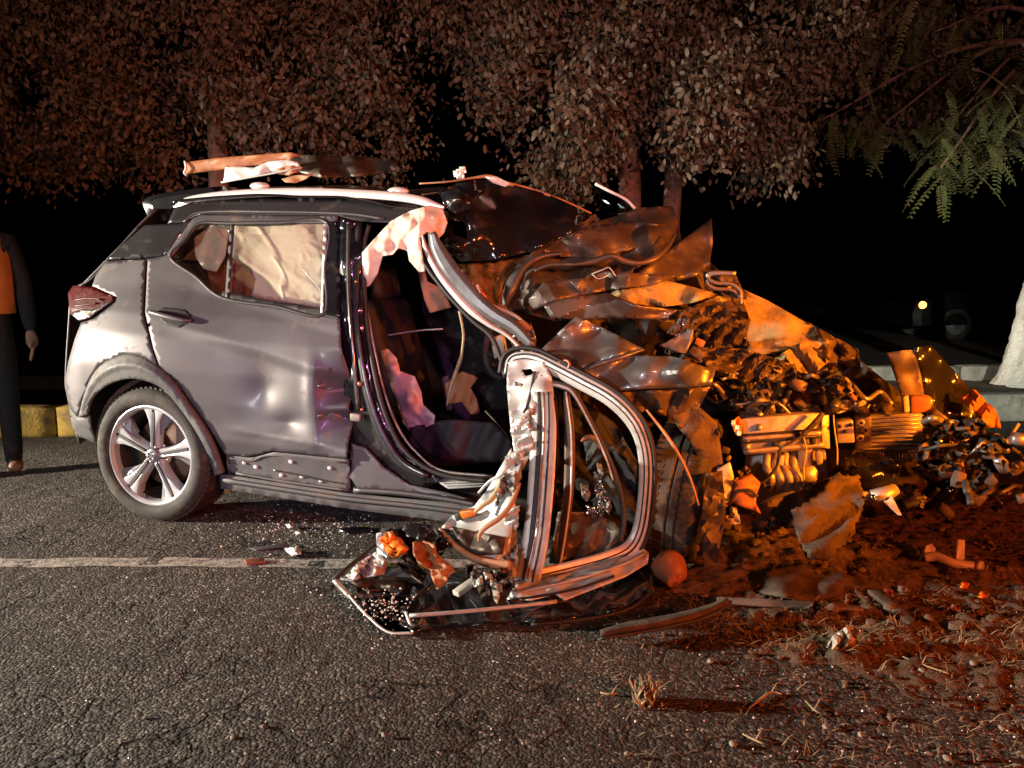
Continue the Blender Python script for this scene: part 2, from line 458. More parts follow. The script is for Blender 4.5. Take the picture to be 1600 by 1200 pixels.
# ================================================================== THE SETTING
def asphalt():
    m = bpy.data.materials.new('asphalt'); m.use_nodes = True; nt = m.node_tree; b = nt.nodes['Principled BSDF']; lk = nt.links.new
    tc = nnode(nt, 'ShaderNodeTexCoord')
    v = nnode(nt, 'ShaderNodeTexVoronoi', Scale=104.0); lk(tc.outputs['Object'], v.inputs['Vector'])
    v2 = nnode(nt, 'ShaderNodeTexVoronoi', Scale=210.0); lk(tc.outputs['Object'], v2.inputs['Vector'])
    n = nnode(nt, 'ShaderNodeTexNoise', Scale=1.3, Detail=7.0, Roughness=0.6); lk(tc.outputs['Object'], n.inputs['Vector'])
    nf = nnode(nt, 'ShaderNodeTexNoise', Scale=70.0, Detail=6.0, Roughness=0.75); lk(tc.outputs['Object'], nf.inputs['Vector'])
    # colour: dark binder, grey-brown aggregate
    cr = nnode(nt, 'ShaderNodeValToRGB'); e = cr.color_ramp.elements
    e[0].position, e[0].color = 0.0, (0.042, 0.038, 0.034, 1)
    e[1].position, e[1].color = 1.0, (0.27, 0.235, 0.20, 1)
    x = e.new(0.75); x.color = (0.085, 0.074, 0.064, 1)
    sp = nnode(nt, 'ShaderNodeSeparateColor'); lk(v.outputs['Color'], sp.inputs[0]); lk(sp.outputs[0], cr.inputs[0])
    mr = nnode(nt, 'ShaderNodeMapRange'); mr.inputs['From Min'].default_value = 0.3; mr.inputs['From Max'].default_value = 0.7
    mr.inputs['To Min'].default_value = 0.58; mr.inputs['To Max'].default_value = 1.3; lk(n.outputs['Fac'], mr.inputs['Value'])
    sc = nnode(nt, 'ShaderNodeVectorMath', operation='SCALE'); lk(cr.outputs[0], sc.inputs[0]); lk(mr.outputs[0], sc.inputs['Scale'])
    # cracks
    wn_ = nnode(nt, 'ShaderNodeTexNoise', Scale=4.5, Detail=4.0); lk(tc.outputs['Object'], wn_.inputs['Vector'])
    ad = nnode(nt, 'ShaderNodeMix', data_type='RGBA', blend_type='LINEAR_LIGHT'); ad.inputs[0].default_value = 0.30
    lk(tc.outputs['Object'], ad.inputs[6]); lk(wn_.outputs['Color'], ad.inputs[7])
    vc = nnode(nt, 'ShaderNodeTexVoronoi', feature='DISTANCE_TO_EDGE', Scale=2.6); lk(ad.outputs[2], vc.inputs['Vector'])
    ck = nnode(nt, 'ShaderNodeMapRange'); ck.inputs['From Min'].default_value = 0.0; ck.inputs['From Max'].default_value = 0.036
    ck.inputs['To Min'].default_value = 1.0; ck.inputs['To Max'].default_value = 0.0; lk(vc.outputs['Distance'], ck.inputs['Value'])
    msk = nnode(nt, 'ShaderNodeTexNoise', Scale=1.9, Detail=3.0); lk(tc.outputs['Object'], msk.inputs['Vector'])
    mk = nnode(nt, 'ShaderNodeMapRange'); mk.inputs['From Min'].default_value = 0.42; mk.inputs['From Max'].default_value = 0.56; lk(msk.outputs['Fac'], mk.inputs['Value'])
    cm = nnode(nt, 'ShaderNodeMath', operation='MULTIPLY'); lk(ck.outputs[0], cm.inputs[0]); lk(mk.outputs[0], cm.inputs[1])
    mx = nnode(nt, 'ShaderNodeMix', data_type='RGBA'); lk(cm.outputs[0], mx.inputs[0]); lk(sc.outputs[0], mx.inputs[6]); mx.inputs[7].default_value = (0.012, 0.010, 0.009, 1)
    lk(mx.outputs[2], b.inputs['Base Color'])
    b.inputs['Roughness'].default_value = 0.82
    b.inputs['Specular IOR Level'].default_value = 0.35
    # relief
    h1 = nnode(nt, 'ShaderNodeMath', operation='MULTIPLY_ADD'); h1.inputs[1].default_value = -1.5; lk(v.outputs['Distance'], h1.inputs[0]); lk(nf.outputs['Fac'], h1.inputs[2])
    h2 = nnode(nt, 'ShaderNodeMath', operation='MULTIPLY_ADD'); h2.inputs[1].default_value = -0.35; lk(v2.outputs['Distance'], h2.inputs[0]); lk(h1.outputs[0], h2.inputs[2])
    h3 = nnode(nt, 'ShaderNodeMath', operation='MULTIPLY_ADD'); h3.inputs[1].default_value = -2.2; lk(cm.outputs[0], h3.inputs[0]); lk(h2.outputs[0], h3.inputs[2])
    bp = nnode(nt, 'ShaderNodeBump', Strength=1.0, Distance=0.0075); lk(h3.outputs[0], bp.inputs['Height']); lk(bp.outputs[0], b.inputs['Normal'])
    MATS['asphalt'] = m
asphalt()
M('soil', (0.125, 0.086, 0.052), 0.95, 0.0, 0.5, 40, 0.010, 130, grime=0.25, gcol=(0.20, 0.15, 0.10), gs=16)
M('clod', (0.15, 0.105, 0.07), 0.9, 0.0, 0.4, 30, 0.004, 120)
M('median_soil', (0.075, 0.060, 0.042), 0.95, 0.0, 0.5, 9, 0.02, 30)
M('straw', (0.40, 0.31, 0.18), 0.8, 0.0, 0.35, 25)
M('kerb_yellow', (0.66, 0.45, 0.09), 0.8, 0.0, 0.25, 7, 0.006, 45, grime=0.38, gcol=(0.20, 0.17, 0.12), gs=6)
M('kerb_grey', (0.29, 0.28, 0.245), 0.85, 0.0, 0.3, 8, 0.006, 45, grime=0.30, gcol=(0.10, 0.10, 0.07), gs=7)
M('road_paint', (0.46, 0.43, 0.39), 0.85, 0.0, 0.25, 20, 0.007, 85, grime=0.62, gcol=(0.085, 0.073, 0.062), gs=24)
M('glass_crumb', (0.88, 0.92, 0.88), 0.08, 0.0, 0.2, 50, coat=1.0, spec=1.0)

def smoothrand(ny, nx, k, rs):
    a = rs.normal(0, 1, (ny + 2 * k, nx + 2 * k))
    c = np.cumsum(np.cumsum(np.pad(a, ((1, 0), (1, 0))), 0), 1)
    r = (c[k:, k:] - c[:-k, k:] - c[k:, :-k] + c[:-k, :-k])[:ny, :nx]
    return r / (r.std() + 1e-9)
def grid_mesh(xs, ys, Z):
    nx, ny = len(xs), len(ys)
    X, Y = np.meshgrid(xs, ys)
    v = np.stack([X.ravel(), Y.ravel(), Z.ravel()], 1)
    i = np.arange(nx * ny).reshape(ny, nx)
    f = np.stack([i[:-1, :-1].ravel(), i[:-1, 1:].ravel(), i[1:, 1:].ravel(), i[1:, :-1].ravel()], 1)
    return v, f
def np_obj(name, v, f, mat, parent=None, smooth=True, **kw):
    me = bpy.data.meshes.new(name)
    n, k = f.shape
    me.vertices.add(len(v)); me.vertices.foreach_set('co', np.asarray(v, np.float32).ravel())
    me.loops.add(n * k); me.loops.foreach_set('vertex_index', f.astype(np.int32).ravel())
    me.polygons.add(n); me.polygons.foreach_set('loop_start', np.arange(0, n * k, k, dtype=np.int32))
    me.polygons.foreach_set('loop_total', np.full(n, k, np.int32))
    me.polygons.foreach_set('use_smooth', np.full(n, smooth))
    me.update(calc_edges=True); me.validate()
    me.materials.append(MATS[mat])
    o = bpy.data.objects.new(name, me); COL.objects.link(o)
    if parent: o.parent = parent
    return tag(o, **kw)
# road: one sheet to the horizon, finely uneven where the camera stands
xs = np.concatenate([np.linspace(-90, -4, 24)[:-1], np.arange(-4, 4.6, 0.012), np.linspace(4.6, 90, 24)])
ys = np.concatenate([np.linspace(-40, 1.2, 14)[:-1], np.arange(1.2, 5.0, 0.012), np.linspace(5.0, 140, 30)])
rs = np.random.RandomState(3)
Z = 0.0005 * smoothrand(len(ys), len(xs), 2, rs) + 0.0008 * smoothrand(len(ys), len(xs), 7, rs) + 0.002 * smoothrand(len(ys), len(xs), 30, rs)
fx = (np.abs(xs - 0.3) < 4.2); fy = (ys > 1.25) & (ys < 4.95)
Z = np.where(fx[None, :] & fy[:, None], Z - 0.003, -0.003)
v, f = grid_mesh(xs, ys, Z)
np_obj('road', v, f, 'asphalt', kind='structure')
# worn edge line
lx = np.arange(-7, 0.9, 0.05)
ly0 = 3.045 - 0.0 * lx + 0.012 * np.sin(lx * 3.1); w = 0.050
v = np.concatenate([np.stack([lx, ly0 + k * w + 0.006 * np.sin(lx * 17 + k), np.full_like(lx, 0.0012)], 1) for k in (-1, -0.33, 0.33, 1)])
n = len(lx); f = np.array([(j * n + i, j * n + i + 1, (j + 1) * n + i + 1, (j + 1) * n + i) for j in range(3) for i in range(n - 1)])
np_obj('road_edge_line', v, f, 'road_paint', kind='structure')

# median with kerbs of cast blocks
KM = Matrix.Translation((0, 5.955, 0)) @ Matrix.Rotation(R(4.87), 4, 'Z')
def kerb(name, v0, depth, h, z0, label, u0, u1, yellow):
    e = empty(name, KM); tag(e, kind='structure')
    rs = random.Random(int(v0 * 100) + 5)
    bl = 0.98
    shared = {}
    for i in range(int((u1 - u0) / (bl + 0.015))):
        u = u0 + i * (bl + 0.015) + bl / 2
        mt = 'kerb_yellow' if yellow(u) else 'kerb_grey'
        k = (mt, rs.randrange(3))
        if k not in shared:
            bm = bmesh.new(); bmesh.ops.create_cube(bm, size=1.0)
            bmesh.ops.subdivide_edges(bm, edges=bm.edges[:], cuts=7, use_grid_fill=True)
            for q in bm.verts:
                q.co = Vector((q.co.x * bl, q.co.y * depth, q.co.z * h))
            bm.normal_update()
            for q in bm.verts:
                e_ = sum(abs(abs(a) - b / 2) < 1e-4 for a, b in zip(q.co, (bl, depth, h)))
                d = noise.fractal(q.co * 9 + Vector((k[1] * 7, 0, 0)), 1, 2, 3)
                q.co += q.normal * (0.006 * d - (0.010 if e_ > 1 else 0) - (0.012 * max(0, d) if e_ > 1 else 0))
            me = bpy.data.meshes.new('kerb_stone'); bm.to_mesh(me); bm.free()
            me.polygons.foreach_set('use_smooth', [True] * len(me.polygons))
            me.materials.append(MATS[mt]); shared[k] = me
        o = bpy.data.objects.new('kerb_stone', shared[k]); COL.objects.link(o); o.parent = e
        o.location = (u, v0 + depth / 2 + rs.uniform(-.006, .006), z0 + h / 2 + rs.uniform(-.006, .006))
        o.rotation_euler = (rs.uniform(-.01, .01), rs.uniform(-.006, .006), rs.uniform(-.006, .006))
    return e
kerb('kerb', 0.0, 0.17, 0.235, -0.01, None, -7.4, 8.0, lambda u: u < 0.6)
kerb('kerb', 1.75, 0.17, 0.20, 0.06, None, -6.0, 11.0, lambda u: False)
xs = np.linspace(-14, 14, 190); ys = np.linspace(0.16, 1.76, 26)
Z = 0.10 + 0.018 * smoothrand(26, 190, 3, rs)
v, f = grid_mesh(xs, ys, Z)
v = np.array([(KM @ Vector(p))[:] for p in v])
np_obj('median_ground', v, f, 'median_soil', kind='structure')

# scattered soil thrown up by the crash: thins out to nothing on the asphalt
xs = np.arange(-0.3, 4.2, 0.014); ys = np.arange(1.3, 4.6, 0.014)
X, Y = np.meshgrid(xs, ys)
A = smoothrand(len(ys), len(xs), 3, rs); B = smoothrand(len(ys), len(xs), 10, rs); C = smoothrand(len(ys), len(xs), 34, rs)
mask = np.clip((X - 0.15 - 0.35 * (Y < 2.2)) / 0.8, 0, 1) * np.clip((4.5 - Y) / 0.6, 0, 1) * np.clip((4.1 - X) / 0.5, 0, 1)
heap = 0.05 * np.exp(-((X - 1.1) / 0.7) ** 2 - ((Y - 3.05) / 0.35) ** 2)
Z = -0.028 + mask * (0.030 + 0.006 * A + 0.003 * B + 0.008 * C) + heap * (1 + 0.25 * B) * mask
v, f = grid_mesh(xs, ys, Z)
zf = Z.ravel()[f].max(1); f = f[zf > -0.012]
u, inv = np.unique(f, return_inverse=True); v = v[u]; f = inv.reshape(f.shape)
np_obj('loose_soil', v, f, 'soil', label='loose brown soil spilled over the asphalt before the engine', cat='soil', kind='stuff')
def soil_z(x, y):
    i = int(np.clip((y - 1.3) / 0.014, 0, len(ys) - 1)); j = int(np.clip((x + 0.3) / 0.014, 0, len(xs) - 1))
    if x < -0.3 or x > 4.2 or y < 1.3 or y > 4.6: return 0.0
    return max(0.0, float(Z[i, j]))
def scatter(name, mat, pts, sizes, base, seed, squash=0.7, label=None, cat=None, smooth=False):
    """many tiny lumps as one uncountable mass"""
    rs_ = np.random.RandomState(seed); bv, bf = base
    bv = np.array([tuple(p) for p in bv]); bf = np.array(bf)
    V, F = [], []
    for i, (p, s) in enumerate(zip(pts, sizes)):
        a, b_, c = rs_.uniform(0, 6.28, 3)
        rot = np.array(Matrix.Rotation(a, 3, 'Z') @ Matrix.Rotation(b_ * 0.15, 3, 'X'))
        q = (bv * s * rs_.uniform(0.6, 1.3, 3)) @ rot.T
        V.append(q + np.array(p)); F.append(bf + i * len(bv))
    return np_obj(name, np.concatenate(V), np.concatenate(F), mat, smooth=smooth, label=label, cat=cat, kind='stuff')
lump = blob(1.0, 3, 0.5, 1, (1, 0.8, 0.6))
pts, sz = [], []
while len(pts) < 14000:
    x, y = rnd.uniform(-0.1, 3.6), rnd.uniform(1.45, 3.9)
    dn = min(1, max(0, (x - 0.0 - 0.4 * (y < 2.3)) / 0.9))
    if rnd.random() > dn: continue
    s = 0.0018 + 0.010 * rnd.random() ** 7
    pts.append((x, y, soil_z(x, y) + s * 0.3)); sz.append(s)
scatter('soil_crumbs', 'clod', pts, sz, lump, 4, label='small crumbs of earth and gravel scattered over the spilled soil', cat='gravel')
# straw and dry grass
V, F = [], []
while len(V) < 7000 * 6:
    x, y = rnd.uniform(0.1, 3.4), rnd.uniform(1.45, 2.9)
    c = noise.noise(Vector((x * 2.3, y * 2.3, 4)))
    if rnd.random() > max(0.10, c * 2.2) * min(1, max(0, (x - 0.2) / 0.8)): continue
    z = soil_z(x, y); l = rnd.uniform(0.012, 0.055); a = rnd.uniform(0, 6.28); up = rnd.uniform(0.05, 0.6); w = rnd.uniform(0.0006, 0.0015)
    d = Vector((math.cos(a), math.sin(a), up)) * l; s_ = Vector((-math.sin(a), math.cos(a), 0)) * w
    p = Vector((x, y, z + 0.002)); b_ = len(V)
    mid = p + d * 0.55 + Vector((rnd.uniform(-1, 1), rnd.uniform(-1, 1), rnd.uniform(0, 1))) * l * 0.12
    end = p + d + Vector((rnd.uniform(-1, 1), rnd.uniform(-1, 1), -0.5)) * l * 0.2
    V += [p - s_, p + s_, mid - s_, mid + s_, end - s_ * .4, end + s_ * .4]
    F += [(b_, b_ + 1, b_ + 3, b_ + 2), (b_ + 2, b_ + 3, b_ + 5, b_ + 4)]
np_obj('dry_grass', np.array([tuple(q) for q in V]), np.array(F), 'straw', label='dry straw and torn grass strewn over the soil', cat='dry grass', kind='stuff')
# crumbs of tempered glass
pts, sz = [], []
def gl(n, fx, sx, fy, sy, smin, smax):
    for i in range(n):
        g = G(rnd.gauss(fx, sx), min(1190, max(790, rnd.gauss(fy, sy))))
        s = smin + (smax - smin) * rnd.random() ** 3
        pts.append((g.x, g.y, 0.003 + s * 0.4)); sz.append(s)
gl(520, 470, 70, 830, 18, 0.0015, 0.005)
gl(320, 590, 60, 930, 40, 0.0015, 0.005)
gl(200, 420, 260, 860, 60, 0.0012, 0.0035)
for i in range(800):
    g = G(rnd.uniform(0, 1600), rnd.uniform(900, 1195)); s = 0.0010 + 0.0028 * rnd.random() ** 3
    pts.append((g.x, g.y, soil_z(g.x, g.y) + 0.002 + s * 0.5)); sz.append(s)
scatter('glass_crumbs', 'glass_crumb', pts, sz, blob(1.0, 9, 0.35, 1, (1, 0.9, 0.7)), 8, label='sparkling crumbs of shattered window glass strewn on the asphalt', cat='broken glass')
# ================================================================== THE WRECKED CAR: the part that kept its shape
car = empty('wrecked_car', CARM, label='grey compact SUV with its front end torn apart, black roof and silver roof rails', cat='car')
bpy.context.view_layer.update()
def g2(x, y, cx, cy, sx, sy): return np.exp(-((x - cx) / sx) ** 2 - ((y - cy) / sy) ** 2)
def dents(x, y):
    q1 = np.sqrt(((x - 404) / 38) ** 2 + ((y - 612) / 52) ** 2 + 0.12); q2 = np.sqrt(((x - 444) / 52) ** 2 + ((y - 662) / 30) ** 2 + 0.02)
    d = 0.070 * np.exp(-1.5 * q1) + 0.040 * np.exp(-1.8 * q2)
    ln = y - np.interp(x, [340, 440, 540], [668, 684, 704])
    d += -0.010 * np.exp(-np.abs(ln) / 9) * np.clip((x - 345) / 40, 0, 1)
    k = np.clip((x - 492) / 46, 0, 1)
    yy = np.interp(y, [545, 575, 612, 640, 655, 690, 715], [0, 0.045, 0.095, 0.035, 0.085, 0.030, 0.0])
    d += k ** 0.8 * yy * np.clip(x / 500, 0, 1)
    d += -0.010 * g2(x, y, 484, 610, 10, 45)
    return d
def panel(name, outline, mat, parent, holes=(), sp=6.0, inset=0.0, dent=False, solid=0.0015, **kw):
    V, F = tri2d(outline, holes, sp)
    p = onside(V[:, 0], V[:, 1])
    p[:, 1] += inset + (dents(V[:, 0], V[:, 1]) if dent else 0)
    return link(name, p, [tuple(int(i) for i in f) for f in F], mat, parent, solid=solid, off=0, **kw)
def sp3(x, y, inset=0.0):
    p = onside([x], [y])[0]; return (p[0], p[1] + inset, p[2])
def side_tube(name, pts, r, mat, parent, inset=0.0, n=8, sm=6, closed=False):
    P = smooth_path(pts, sm, closed)
    if closed: P.append(P[0])
    q = onside([p[0] for p in P], [p[1] for p in P]); q[:, 1] += inset
    return MB().tube([tuple(a) for a in q], r, n).build(name, mat, parent)
M('roof_paint', (0.040, 0.040, 0.044), 0.26, 0.25, 0.12, 4, coat=0.6, grime=0.12, gcol=(0.09, 0.07, 0.05))

ARCH_OUT = [(122, 652), (130, 622), (141, 592), (160, 568), (194, 553), (225, 558), (251, 575), (275, 598), (300, 634), (326, 672), (342, 706), (352, 738)]
ARCH_IN = [(141, 648), (147, 626), (160, 610), (182, 597), (209, 591), (238, 596), (262, 610), (288, 640), (310, 672), (328, 706), (340, 742)]
panel('rear_quarter', [(228, 405), (166, 408), (150, 430), (144, 447), (181, 464), (178, 472), (143, 499), (127, 504), (117, 530), (107, 565), (101, 600), (108, 636)] + ARCH_OUT[:6] + [(246, 571), (237, 545), (224, 488)], 'paint', car)
door = panel('rear_door', [(231, 405), (260, 399), (302, 341), (316, 335.5), (528, 338), (530, 420), (531, 497), (536, 600), (540, 690), (543, 717), (425, 705), (389, 714), (351, 710), (326, 668), (300, 630), (275, 595), (249, 571), (240, 545), (227, 488)], 'paint', car,
             holes=[[(267, 402), (311, 350), (512, 348), (505, 491), (348, 465)]], sp=5.0, dent=True)
lp = panel('lower_panel', [(351, 712), (389, 716), (425, 707), (543, 719), (546, 769), (366, 742), (353, 735)], 'cladding', door, inset=0.012, sp=7)
side_tube('edge_bead', [(356, 716), (392, 720), (426, 712), (541, 724)], 0.004, 'cladding', door, 0.006)
side_tube('edge_bead', [(368, 740), (450, 754), (544, 767)], 0.006, 'cladding', door, 0.006)
for x, y in [(380, 724), (398, 730), (453, 722), (438, 743), (470, 745), (500, 752), (514, 732)]:
    c = sp3(x, y, 0.008)
    MB().box(c, (0.020, 0.012, 0.016), Matrix.Rotation(rnd.uniform(-.4, .4), 3, 'Y'), 0.004).build('clip', 'white_plastic' if rnd.random() < .6 else 'metal_frame', door)
side_tube('trim_rod', [(425, 735), (460, 741), (500, 750), (533, 756)], 0.0045, 'chrome', door, 0.004)
# window: seal, divider, panes, pillar trim
side_tube('window_seal', [(266, 402), (288, 376), (311, 350), (360, 349), (440, 348), (511, 348), (508, 420), (505, 492), (430, 479), (348, 466), (306, 433)], 0.010, 'seal_rubber', door, 0.004, closed=True)
panel('belt_moulding', [(346, 462), (348, 455), (430, 471), (506, 482), (531, 486), (531, 500), (430, 482), (350, 469)], 'seal_rubber', door, inset=0.0, sp=6)
panel('divider_bar', [(360, 350), (367, 350), (358, 467), (352, 466)], 'seal_rubber', door, inset=-0.002)
panel('pillar_trim', [(512, 346), (531, 345), (532, 497), (505, 491)], 'black_gloss', door, inset=-0.003)
panel('chrome_edge', [(506, 350), (511, 350), (505, 489), (501, 489)], 'metal_frame', door, inset=-0.001)
panel('quarter_glass', [(270, 402), (313, 353), (361, 352), (353, 464), (347, 461)], 'side_glass', door, inset=0.016, sp=12)
panel('door_glass', [(366, 352), (510, 350), (503, 489), (358, 466)], 'side_glass', door, inset=0.016, sp=12)
side_tube('glass_crack', [(470, 420), (480, 433), (494, 448), (502, 462)], 0.0012, 'white_plastic', door, 0.014, 5, 3)
# handle
V, F = tri2d([(246, 487), (256, 480), (272, 481), (290, 484), (300, 493), (296, 503), (280, 512), (262, 508), (250, 498)], (), 3.0)
p = onside(V[:, 0], V[:, 1]); e = ((V[:, 0] - 273) / 28) ** 2 + ((V[:, 1] - 496) / 16) ** 2
p[:, 1] += -0.003 + 0.0
h = link('handle_recess', p, [tuple(int(i) for i in q) for q in F], 'interior_black', door, solid=0.003)
a, b_, c = sp3(238, 487, -0.012), sp3(268, 494, -0.034), sp3(302, 501, -0.012)
MB().tube([a, sp3(244, 488, -0.026), b_, sp3(292, 500, -0.028), c], [0.009, 0.012, 0.0135, 0.012, 0.009], 10, 5).build('door_handle', 'paint', door)
panel('door_jamb', [(218, 402), (250, 401), (250, 480), (262, 575), (240, 572), (222, 545), (214, 488)], 'interior_black', car, inset=0.022)
# wheel arch cladding
V, F = tri2d(smooth_path(ARCH_OUT, 4) + smooth_path(ARCH_IN[::-1], 4), (), 4.0)
p = onside(V[:, 0], V[:, 1])
do = np.min([np.hypot(V[:, 0] - q[0], V[:, 1] - q[1]) for q in smooth_path(ARCH_OUT, 8)], 0)
di = np.min([np.hypot(V[:, 0] - q[0], V[:, 1] - q[1]) for q in smooth_path(ARCH_IN, 8)], 0)
w = do / (do + di + 1e-6)
p[:, 1] += -0.020 * np.sin(np.clip(w * 3.4, 0, math.pi / 2)) - 0.006 * (np.abs(w - .42) < .10)
link('arch_cladding', p, [tuple(int(i) for i in q) for q in F], 'cladding', car, solid=0.012)
# bumper corner below the quarter
panel('rear_bumper', [(108, 637), (122, 652), (141, 648), (143, 668), (152, 694), (130, 684), (116, 668)], 'cladding', car, sp=5)
panel('bumper_skirt', [(104, 630), (108, 637), (116, 668), (132, 686), (122, 684), (110, 668)], 'paint', car, sp=4, inset=0.01)
# pillar, roof side, tail lamp
panel('rear_pillar', [(226, 352), (286, 349), (302, 341), (260, 399), (229, 403), (166, 406), (192, 382)], 'roof_paint', car)
panel('roof_side', [(272, 326), (300, 316), (420, 309), (560, 310), (650, 318), (700, 330), (700, 344), (640, 350), (560, 346), (528, 337), (316, 334.5), (302, 340), (286, 348), (262, 349)], 'roof_paint', car)
side_tube('roof_gutter', [(288, 347), (316, 332), (420, 331), (540, 334), (600, 342)], 0.006, 'paint', car, -0.002)
tl = panel('tail_lamp', [(108, 458), (116, 446), (145, 448), (181, 464), (178, 471), (142, 497), (126, 502), (111, 490)], 'red_lens', car, inset=-0.006, sp=4)
panel('lamp_lower_lens', [(112, 489), (126, 484), (150, 482), (177, 470), (142, 497), (126, 501)], 'clear_lens', tl, inset=-0.012, sp=4)
side_tube('lamp_bead', [(118, 470), (140, 466), (162, 468)], 0.005, 'red_lens', tl, -0.012)
side_tube('lamp_bead', [(120, 478), (138, 476), (154, 474)], 0.004, 'red_lens', tl, -0.012)
side_tube('hatch_edge', [(215, 354), (190, 380), (164, 408), (140, 436), (113, 450)], 0.006, 'interior_black', car, 0.012)
# spoiler: cross-section extruded over the roof's width
cs = [L(x, y, 0.34) for x, y in [(212, 316), (222, 306), (262, 297), (330, 289), (345, 300), (283, 319), (264, 341), (250, 349), (224, 346)]]
n = len(cs); v, f = [], []
for j, (t, k) in enumerate([(0.34, 0.55), (0.36, 0.9), (0.42, 1.0), (0.88, 1.06), (1.34, 1.0), (1.40, 0.9), (1.42, 0.55)]):
    c = sum(cs, Vector()) / n
    v += [Vector((c.x + (q.x - c.x) * k, t, c.z + (q.z - c.z) * k + 0.02 * (1 - abs(t - 0.88) / 0.54))) for q in cs]
for j in range(6):
    for i in range(n): f.append((j * n + i, j * n + (i + 1) % n, (j + 1) * n + (i + 1) % n, (j + 1) * n + i))
f += [tuple(range(n)), tuple(range(6 * n, 7 * n))]
link('roof_spoiler', v, f, 'black_gloss', car, auto=35)
# roof, buckled up towards the torn front
ss = np.linspace(-0.10, 1.42, 46); tt = np.linspace(0.25, 1.51, 40)
S, T = np.meshgrid(ss, tt)
u = (T - 0.88) / 0.63
zr = 1.565 - 0.05 * ((S - 0.5) / 0.7) ** 2 + 0.105 * (1 - u ** 2)
bk = np.clip((S - 0.75) / 0.65, 0, 1) ** 2
zr = zr + bk * (0.06 * np.exp(-((T - 0.65) / 0.30) ** 2) + 0.03 * np.sin(T * 13 + 1)) + 0.012 * np.clip((S - 0.2), 0, 1) * tri_wave(S * 2.1 + T * 0.9)
v = np.stack([S.ravel(), T.ravel(), zr.ravel()], 1); i = np.arange(S.size).reshape(S.shape)
f = np.stack([i[:-1, :-1].ravel(), i[:-1, 1:].ravel(), i[1:, 1:].ravel(), i[1:, :-1].ravel()], 1)
link('roof', v, [tuple(int(a) for a in q) for q in f], 'black_gloss', car, solid=0.006)
def rail(t0, sg):
    P = [(272, 323, 0.31), (300, 312, 0.30), (360, 304, 0.295), (450, 300, 0.29), (560, 303, 0.285), (640, 310, 0.28), (694, 324, 0.27)]
    Q = [L(*p) for p in P]
    if sg < 0: Q = [Vector((q.x, 1.76 - q.y, q.z)) for q in Q]
    Q = smooth_path(Q, 8); n_ = len(Q); v, f = [], []
    pr = [(-.013, -.020), (.010, -.022), (.016, -.006), (.012, .014), (0, .021), (-.012, .014), (-.018, 0.0)]
    for k, q in enumerate(Q):
        w_ = min(1, 0.25 + k / 6, 0.3 + (n_ - 1 - k) / 6)
        for y_, z_ in pr: v.append((q[0], q[1] + sg * y_ * w_, q[2] + z_ * w_ * .9))
    m = len(pr)
    for k in range(n_ - 1):
        for j in range(m): f.append((k * m + j, k * m + (j + 1) % m, (k + 1) * m + (j + 1) % m, (k + 1) * m + j))
    f += [tuple(range(m)), tuple((n_ - 1) * m + j for j in range(m))]
    r = link('roof_rail', v, f, 'silver', car, auto=50)
    return r
r1 = rail(0.29, 1); rail(0.29, -1)
for x, y in [(406, 291), (622, 299)]:
    c = L(x, y, 0.345)
    v, f = blob(1, 1, 0.0, 2, (0.055, 0.026, 0.020))
    link('rail_foot', [Vector(q) + c for q in v], f, 'silver', car)
    MB().box(c + Vector((0, -0.02, -0.022)), (0.15, 0.02, 0.006), None, 0.002).build('rail_foot_base', 'silver', car)

